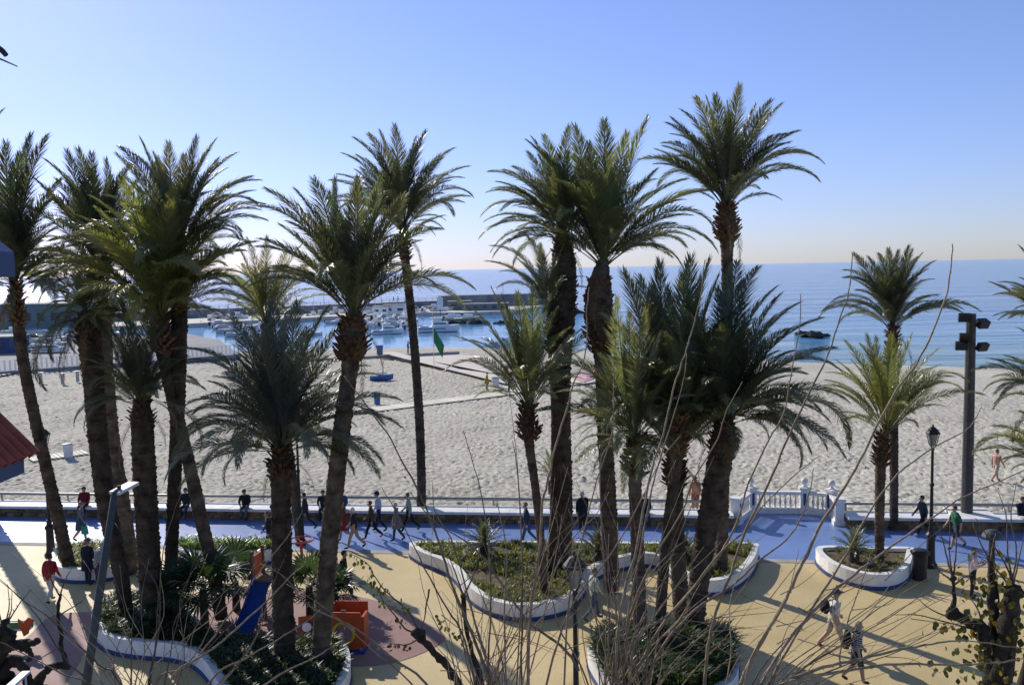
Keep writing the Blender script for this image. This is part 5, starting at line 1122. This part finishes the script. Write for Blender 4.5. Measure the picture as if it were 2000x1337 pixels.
S('H', [(1641, 1300), (1641, 1269), (1659, 1200), (1688, 1123), (1700, 1080)], 5, (0, .6))
S('A', [(1250, 1400), (1281, 1284), (1354, 1193), (1427, 1145), (1478, 1098), (1536, 1054), (1565, 1010), (1583, 952), (1589, 914)], 7, (0, 1.2))
S('A', [(1225, 1400), (1241, 1251), (1303, 1203), (1347, 1156), (1405, 1080), (1460, 1032), (1485, 992), (1558, 923), (1600, 890)], 7, (0, 1.2), 1.1)
S('A', [(1190, 1400), (1205, 1250), (1223, 1222), (1252, 1141), (1289, 1069), (1332, 1000), (1354, 937), (1401, 857), (1420, 800), (1450, 745)], 7, (.1, 1.3))
S('A', [(1175, 1400), (1190, 1230), (1180, 1100), (1172, 912), (1196, 850), (1199, 730), (1202, 660)], 5, (0, 1.2))
S('B', [(1030, 1400), (1035, 1200), (1045, 1130), (1055, 1060), (1060, 980), (1072, 930), (1085, 870), (1110, 790), (1119, 749), (1143, 695), (1146, 614), (1150, 560)], 8, (0, 1.5), 1.15)
S('A', [(1100, 1400), (1110, 1180), (1140, 1040), (1166, 937), (1195, 847), (1198, 760), (1200, 730)], 5, (0, 1.2))
S('B', [(1005, 1400), (1015, 1230), (1020, 1100), (1013, 944), (1008, 880), (995, 769)], 4, (0, 1.2))
S('B', [(975, 1400), (956, 1325), (930, 1259), (904, 1194), (881, 1135), (858, 1063), (838, 1008), (819, 962), (786, 900), (755, 845), (700, 770), (672, 735)], 9, (0, 1.3), .8)
S('B', [(960, 1400), (953, 1308), (958, 1194), (956, 1083), (943, 978), (923, 900), (905, 840)], 6, (0, 1.1), .8)
S('B', [(1020, 1400), (1018, 1300), (1020, 1161), (1018, 1030), (1008, 900), (1000, 860)], 6, (0, 1.0), .85)
S('B', [(1130, 1310), (1116, 1282), (1087, 1253), (1038, 1220), (1008, 1181), (969, 1125), (943, 1086), (894, 1047), (850, 1020), (800, 960)], 8, (.2, .9), 1.1)
S('B', [(985, 1400), (935, 1240), (905, 1130), (880, 1050), (850, 1000), (845, 940)], 6, (0, 1), .8)
S('B', [(940, 1400), (908, 1250), (875, 1190), (840, 1130), (815, 1080), (780, 1010), (745, 950)], 6, (0, 1.2), .7)
S('B', [(990, 1400), (985, 1200), (990, 1080), (975, 1000), (965, 960)], 5, (0, 1))
S('B', [(1045, 1420), (1090, 1250), (1130, 1160), (1180, 1100), (1235, 1010), (1290, 900), (1330, 850)], 6, (0, 1.1), 1.1)
S('A', [(1170, 1400), (1135, 1300), (1090, 1220), (1080, 1130), (1120, 1050), (1160, 1010), (1190, 960)], 5, (0, 1.0), 1.1)
S('C', [(280, 1400), (313, 1320), (356, 1307), (390, 1277), (420, 1239), (450, 1196), (482, 1153), (515, 1104), (560, 1050), (590, 1000)], 6, (0, 1), 1.1)
S('C', [(290, 1400), (343, 1314), (386, 1286), (429, 1256), (461, 1228), (515, 1179), (568, 1125), (596, 1097), (600, 1060)], 7, (0, .9), 1.2)
S('C', [(320, 1380), (349, 1314), (371, 1290), (394, 1256), (416, 1209), (433, 1162), (444, 1121)], 5, (0, .8), 1.1)
S('C', [(370, 1400), (424, 1314), (478, 1286), (536, 1252), (598, 1213), (625, 1190)], 6, (0, .8), 1.1)
S('C', [(470, 1370), (547, 1316), (620, 1280), (650, 1262)], 6, (0, .5), 1.2)
S('C', [(410, 1360), (430, 1337), (472, 1288), (510, 1226), (520, 1180)], 5, (0, .7), 1.1)
S('C', [(283, 1400), (288, 1337), (310, 1232), (313, 1141), (320, 1068), (340, 1000), (355, 960)], 5, (0, 1.2), .6)
S('C', [(296, 1400), (293, 1326), (304, 1262), (307, 1198), (305, 1140), (250, 1060), (225, 1020)], 6, (0, 1), .55)
S('C', [(256, 1400), (256, 1300), (257, 1246), (262, 1180)], 5, (0, .6), .55)
S('C', [(310, 1400), (330, 1290), (340, 1240), (360, 1160), (380, 1090)], 4, (0, .8), .6)
S('C', [(190, 1400), (173, 1331), (139, 1300), (115, 1268), (86, 1222), (56, 1182), (21, 1150), (-20, 1120)], 5, (0, .8), .5)
S('C', [(260, 1390), (224, 1316), (200, 1302), (170, 1275), (139, 1243), (112, 1219), (83, 1195), (48, 1174), (0, 1130)], 6, (0, .8), .5)
S('C', [(200, 1380), (181, 1337), (122, 1315), (90, 1297), (54, 1280), (0, 1252), (-20, 1245)], 5, (0, .6), .7)
S('C', [(250, 1400), (238, 1336), (224, 1307), (216, 1283), (205, 1262)], 5, (0, .5), 1.6)
S('B', [(900, 1420), (830, 1330), (760, 1280), (700, 1230), (600, 1180), (560, 1130), (510, 1100)], 7, (0, .8), .9)
S('B', [(870, 1420), (800, 1330), (720, 1262), (640, 1190), (560, 1140)], 5, (0, .8))
S('C', [(360, 1400), (460, 1300), (500, 1240), (530, 1150), (560, 1080)], 4, (0, .8), .8)
rs = random.Random(5)
for key, hx0, n, x0, x1, y0, y1 in (('B', 960, 38, 800, 1160, 900, 1200), ('A', 1225, 46, 1060, 1480, 880, 1240), ('H', 1440, 22, 1380, 1990, 1040, 1290), ('C', 300, 22, -10, 560, 1060, 1260)):
    for k in range(n):
        tx, ty = rs.uniform(x0, x1), rs.uniform(y0, y1); sx = hx0+rs.uniform(-60, 60); c1 = (sx+(tx-sx)*.3+rs.uniform(-25, 25), 1400+(ty-1400)*.35); c2 = (sx+(tx-sx)*.68+rs.uniform(-30, 30), 1400+(ty-1400)*.7)
        S(key, [(sx, 1420), c1, c2, (tx, ty)], rs.uniform(1.8, 4.6), (rs.uniform(-.3, .3), rs.uniform(.2, 1.6)), rs.uniform(.6, 1.6))
for k in range(70):     # fine side twigs
    key = rs.choice('AABH'); x, y = {'A': (rs.uniform(1180, 1420), rs.uniform(1120, 1320)), 'B': (rs.uniform(850, 1120), rs.uniform(1080, 1320)), 'H': (rs.uniform(1450, 1900), rs.uniform(1130, 1320))}[key]
    a = rs.uniform(-.5, .9); L = rs.uniform(60, 170); S(key, [(x, y), (x+L*.5*math.cos(a), y-L*.5*math.sin(a)+rs.uniform(-10, 10)), (x+L*math.cos(a), y-L*math.sin(a))], 2.6, (.3, .8), rs.uniform(.7, 1.3), False, 'twig')
# leafy pollards
tree('D', 'knobbly pollarded tree with yellow-green leaves at lower right', (1962, 1350), 16.0, 46, [
    [(1945, 1335, 80, 0), (1925, 1240, 60, 0), (1895, 1215, 42, 0), (1862, 1196, 46, 0)], [(1862, 1200, 26, 0), (1862, 1165, 16, 0), (1862, 1128, 14, 0)],
    [(1950, 1330, 85, .1), (1945, 1230, 52, .1), (1938, 1160, 34, .1), (1935, 1090, 26, .1)], [(1955, 1330, 85, -.2), (1968, 1220, 64, -.2), (1980, 1155, 58, -.2)],
    [(1990, 1400, 70, .3), (2010, 1280, 50, .3), (2030, 1200, 40, .3)]], .52)
tree('E', 'dark knobbly pollard with short stubs at the lower left edge', (-30, 1330), 13.0, 90, [
    [(-30, 1320, 70, 0), (5, 1262, 50, 0), (30, 1258, 34, 0), (55, 1256, 24, 0), (74, 1250, 16, 0)], [(-20, 1340, 60, .1), (20, 1290, 34, .1), (45, 1300, 26, .1), (52, 1330, 22, .1)],
    [(-20, 1250, 50, 0), (5, 1232, 34, 0), (20, 1238, 26, 0)], [(40, 1262, 22, 0), (60, 1275, 14, 0), (56, 1285, 12, 0)], [(2, 1240, 24, 0), (12, 1215, 12, 0)]])
tree('F', 'thin dark pollard with a bent knuckle left of the tilted lamp', (75, 1345), 14.0, 36, [
    [(70, 1345, 34, 0), (85, 1312, 22, 0), (110, 1298, 20, 0), (132, 1300, 20, 0)], [(132, 1302, 18, 0), (122, 1270, 12, 0), (117, 1230, 9, 0), (112, 1190, 9, 0), (118, 1160, 7, 0)]])
tree('K', 'dark pollard limb with a round knuckle and leafy twigs, left of centre', (915, 1370), 15.0, 40, [
    [(912, 1365, 32, 0), (890, 1325, 26, 0), (865, 1290, 22, 0), (842, 1266, 22, 0), (818, 1238, 28, 0)], [(950, 1380, 26, .2), (928, 1290, 17, .2), (910, 1225, 13, .2), (905, 1165, 12, .2)]])
for p in ([(1862, 1130), (1850, 1090), (1840, 1050), (1825, 1010)], [(1862, 1130), (1866, 1090), (1868, 1040), (1860, 1000)], [(1862, 1130), (1855, 1085), (1855, 1020)], [(1860, 1135), (1840, 1118), (1820, 1100)], [(1865, 1140), (1885, 1125), (1900, 1122)],
          [(1980, 1140), (1960, 1095), (1930, 1050), (1905, 1010)], [(1980, 1140), (1990, 1090), (2002, 1040)], [(1980, 1140), (1968, 1080), (1966, 1010), (1950, 960)], [(1975, 1140), (1985, 1080), (1975, 1010), (1985, 940)], [(1975, 1150), (1945, 1110), (1900, 1080)], [(1935, 1095), (1915, 1060), (1900, 1020)], [(1935, 1095), (1940, 1060), (1945, 1040)],
          [(1890, 1225), (1840, 1212), (1790, 1200), (1740, 1200)], [(1880, 1215), (1820, 1190), (1790, 1165)], [(1920, 1215), (1905, 1180), (1890, 1165)]): S('D', p, 5, (0, .3), .55)
for p in ([(838, 1150), (830, 1200), (822, 1232)], [(905, 1165), (890, 1120), (870, 1070)], [(818, 1238), (800, 1195), (760, 1160), (735, 1130), (715, 1098), (682, 1078)], [(818, 1240), (790, 1225), (770, 1200), (750, 1175), (738, 1150)], [(820, 1245), (795, 1258), (760, 1255)], [(905, 1165), (925, 1120), (935, 1080)]): S('K', p, 5, (0, .2), .5)
for p in ([(118, 1160), (128, 1130), (140, 1110)], [(118, 1165), (100, 1130), (90, 1090)], [(117, 1200), (150, 1180), (170, 1165)], [(122, 1260), (95, 1275), (70, 1290)]): S('F', p, 4, (0, .2), .4)
for p in ([(10, 1220), (18, 1180), (15, 1140)], [(15, 1215), (40, 1175), (62, 1150)], [(5, 1225), (-5, 1170), (0, 1120)], [(12, 1220), (22, 1190), (24, 1150)]): S('E', p, 4, (0, .2), .4)
lm = MB(); lm.add([(0, 0, 0), (.45, .42, .04), (.8, .36, 0), (1.1, 0, -.12), (.8, -.36, 0), (.45, -.42, .04), (.6, 0, .06)], [(0, 6, 1), (1, 6, 2), (2, 6, 3), (3, 6, 4), (4, 6, 5), (5, 6, 0)]); LEAF = lm.mesh('leaf', M['tleaf'])
def leaves(key, spots, size, cols):
    t, o, Y = TREES[key]
    for x, y, dy in spots:
        l = link('leaf', LEAF, t); p = P(x, y, Y+dy)-o; s = size*random.uniform(.7, 1.25)
        l.matrix_basis = Matrix.Translation(p) @ Euler((random.uniform(-1, 1), random.uniform(.5, 1.7), random.uniform(0, 6.28))).to_matrix().to_4x4() @ Matrix.Scale(s, 4); l.color = (*random.choice(cols), 1)
sp = []
for cx, cy, rx, ry, n in ((1870, 1215, 45, 20, 16), (1940, 1200, 40, 60, 60), (1985, 1235, 25, 50, 34), (1915, 1285, 45, 40, 56), (1960, 1300, 35, 40, 40), (1900, 1155, 25, 40, 22), (1945, 1100, 22, 35, 20), (1985, 1190, 20, 30, 10), (1835, 1222, 16, 8, 5), (1850, 1308, 35, 18, 10), (1905, 1320, 20, 14, 8), (1960, 1160, 25, 30, 14), (1895, 1090, 18, 22, 7)):
    for k in range(n): sp.append((random.gauss(cx, rx*.6), random.gauss(cy, ry*.6), random.uniform(-.5, .3)))
leaves('D', sp, .12, [(.7, .8, .7), (1.0, .95, .6), (.4, .48, .45), (.35, .45, .4), (.5, .55, .4), (1.5, 1.0, .4)])
sp = []
for a_, b_, n in (((682, 1078), (722, 1100), 16), ((722, 1100), (728, 1130), 12), ((715, 1115), (745, 1172), 22), ((735, 1140), (765, 1150), 12), ((745, 1170), (788, 1215), 14), ((780, 1175), (800, 1190), 12), ((755, 1250), (800, 1262), 16), ((850, 1190), (880, 1235), 14), ((880, 1225), (905, 1245), 10)):
    for k in range(n): f = random.random(); sp.append((a_[0]+(b_[0]-a_[0])*f+random.gauss(0, 4), a_[1]+(b_[1]-a_[1])*f+random.gauss(3, 5), random.uniform(-.1, .2)))
leaves('K', sp, .075, [(.7, .75, .7), (.5, .6, .5), (.9, .9, .7), (1.1, 1.0, .6)])
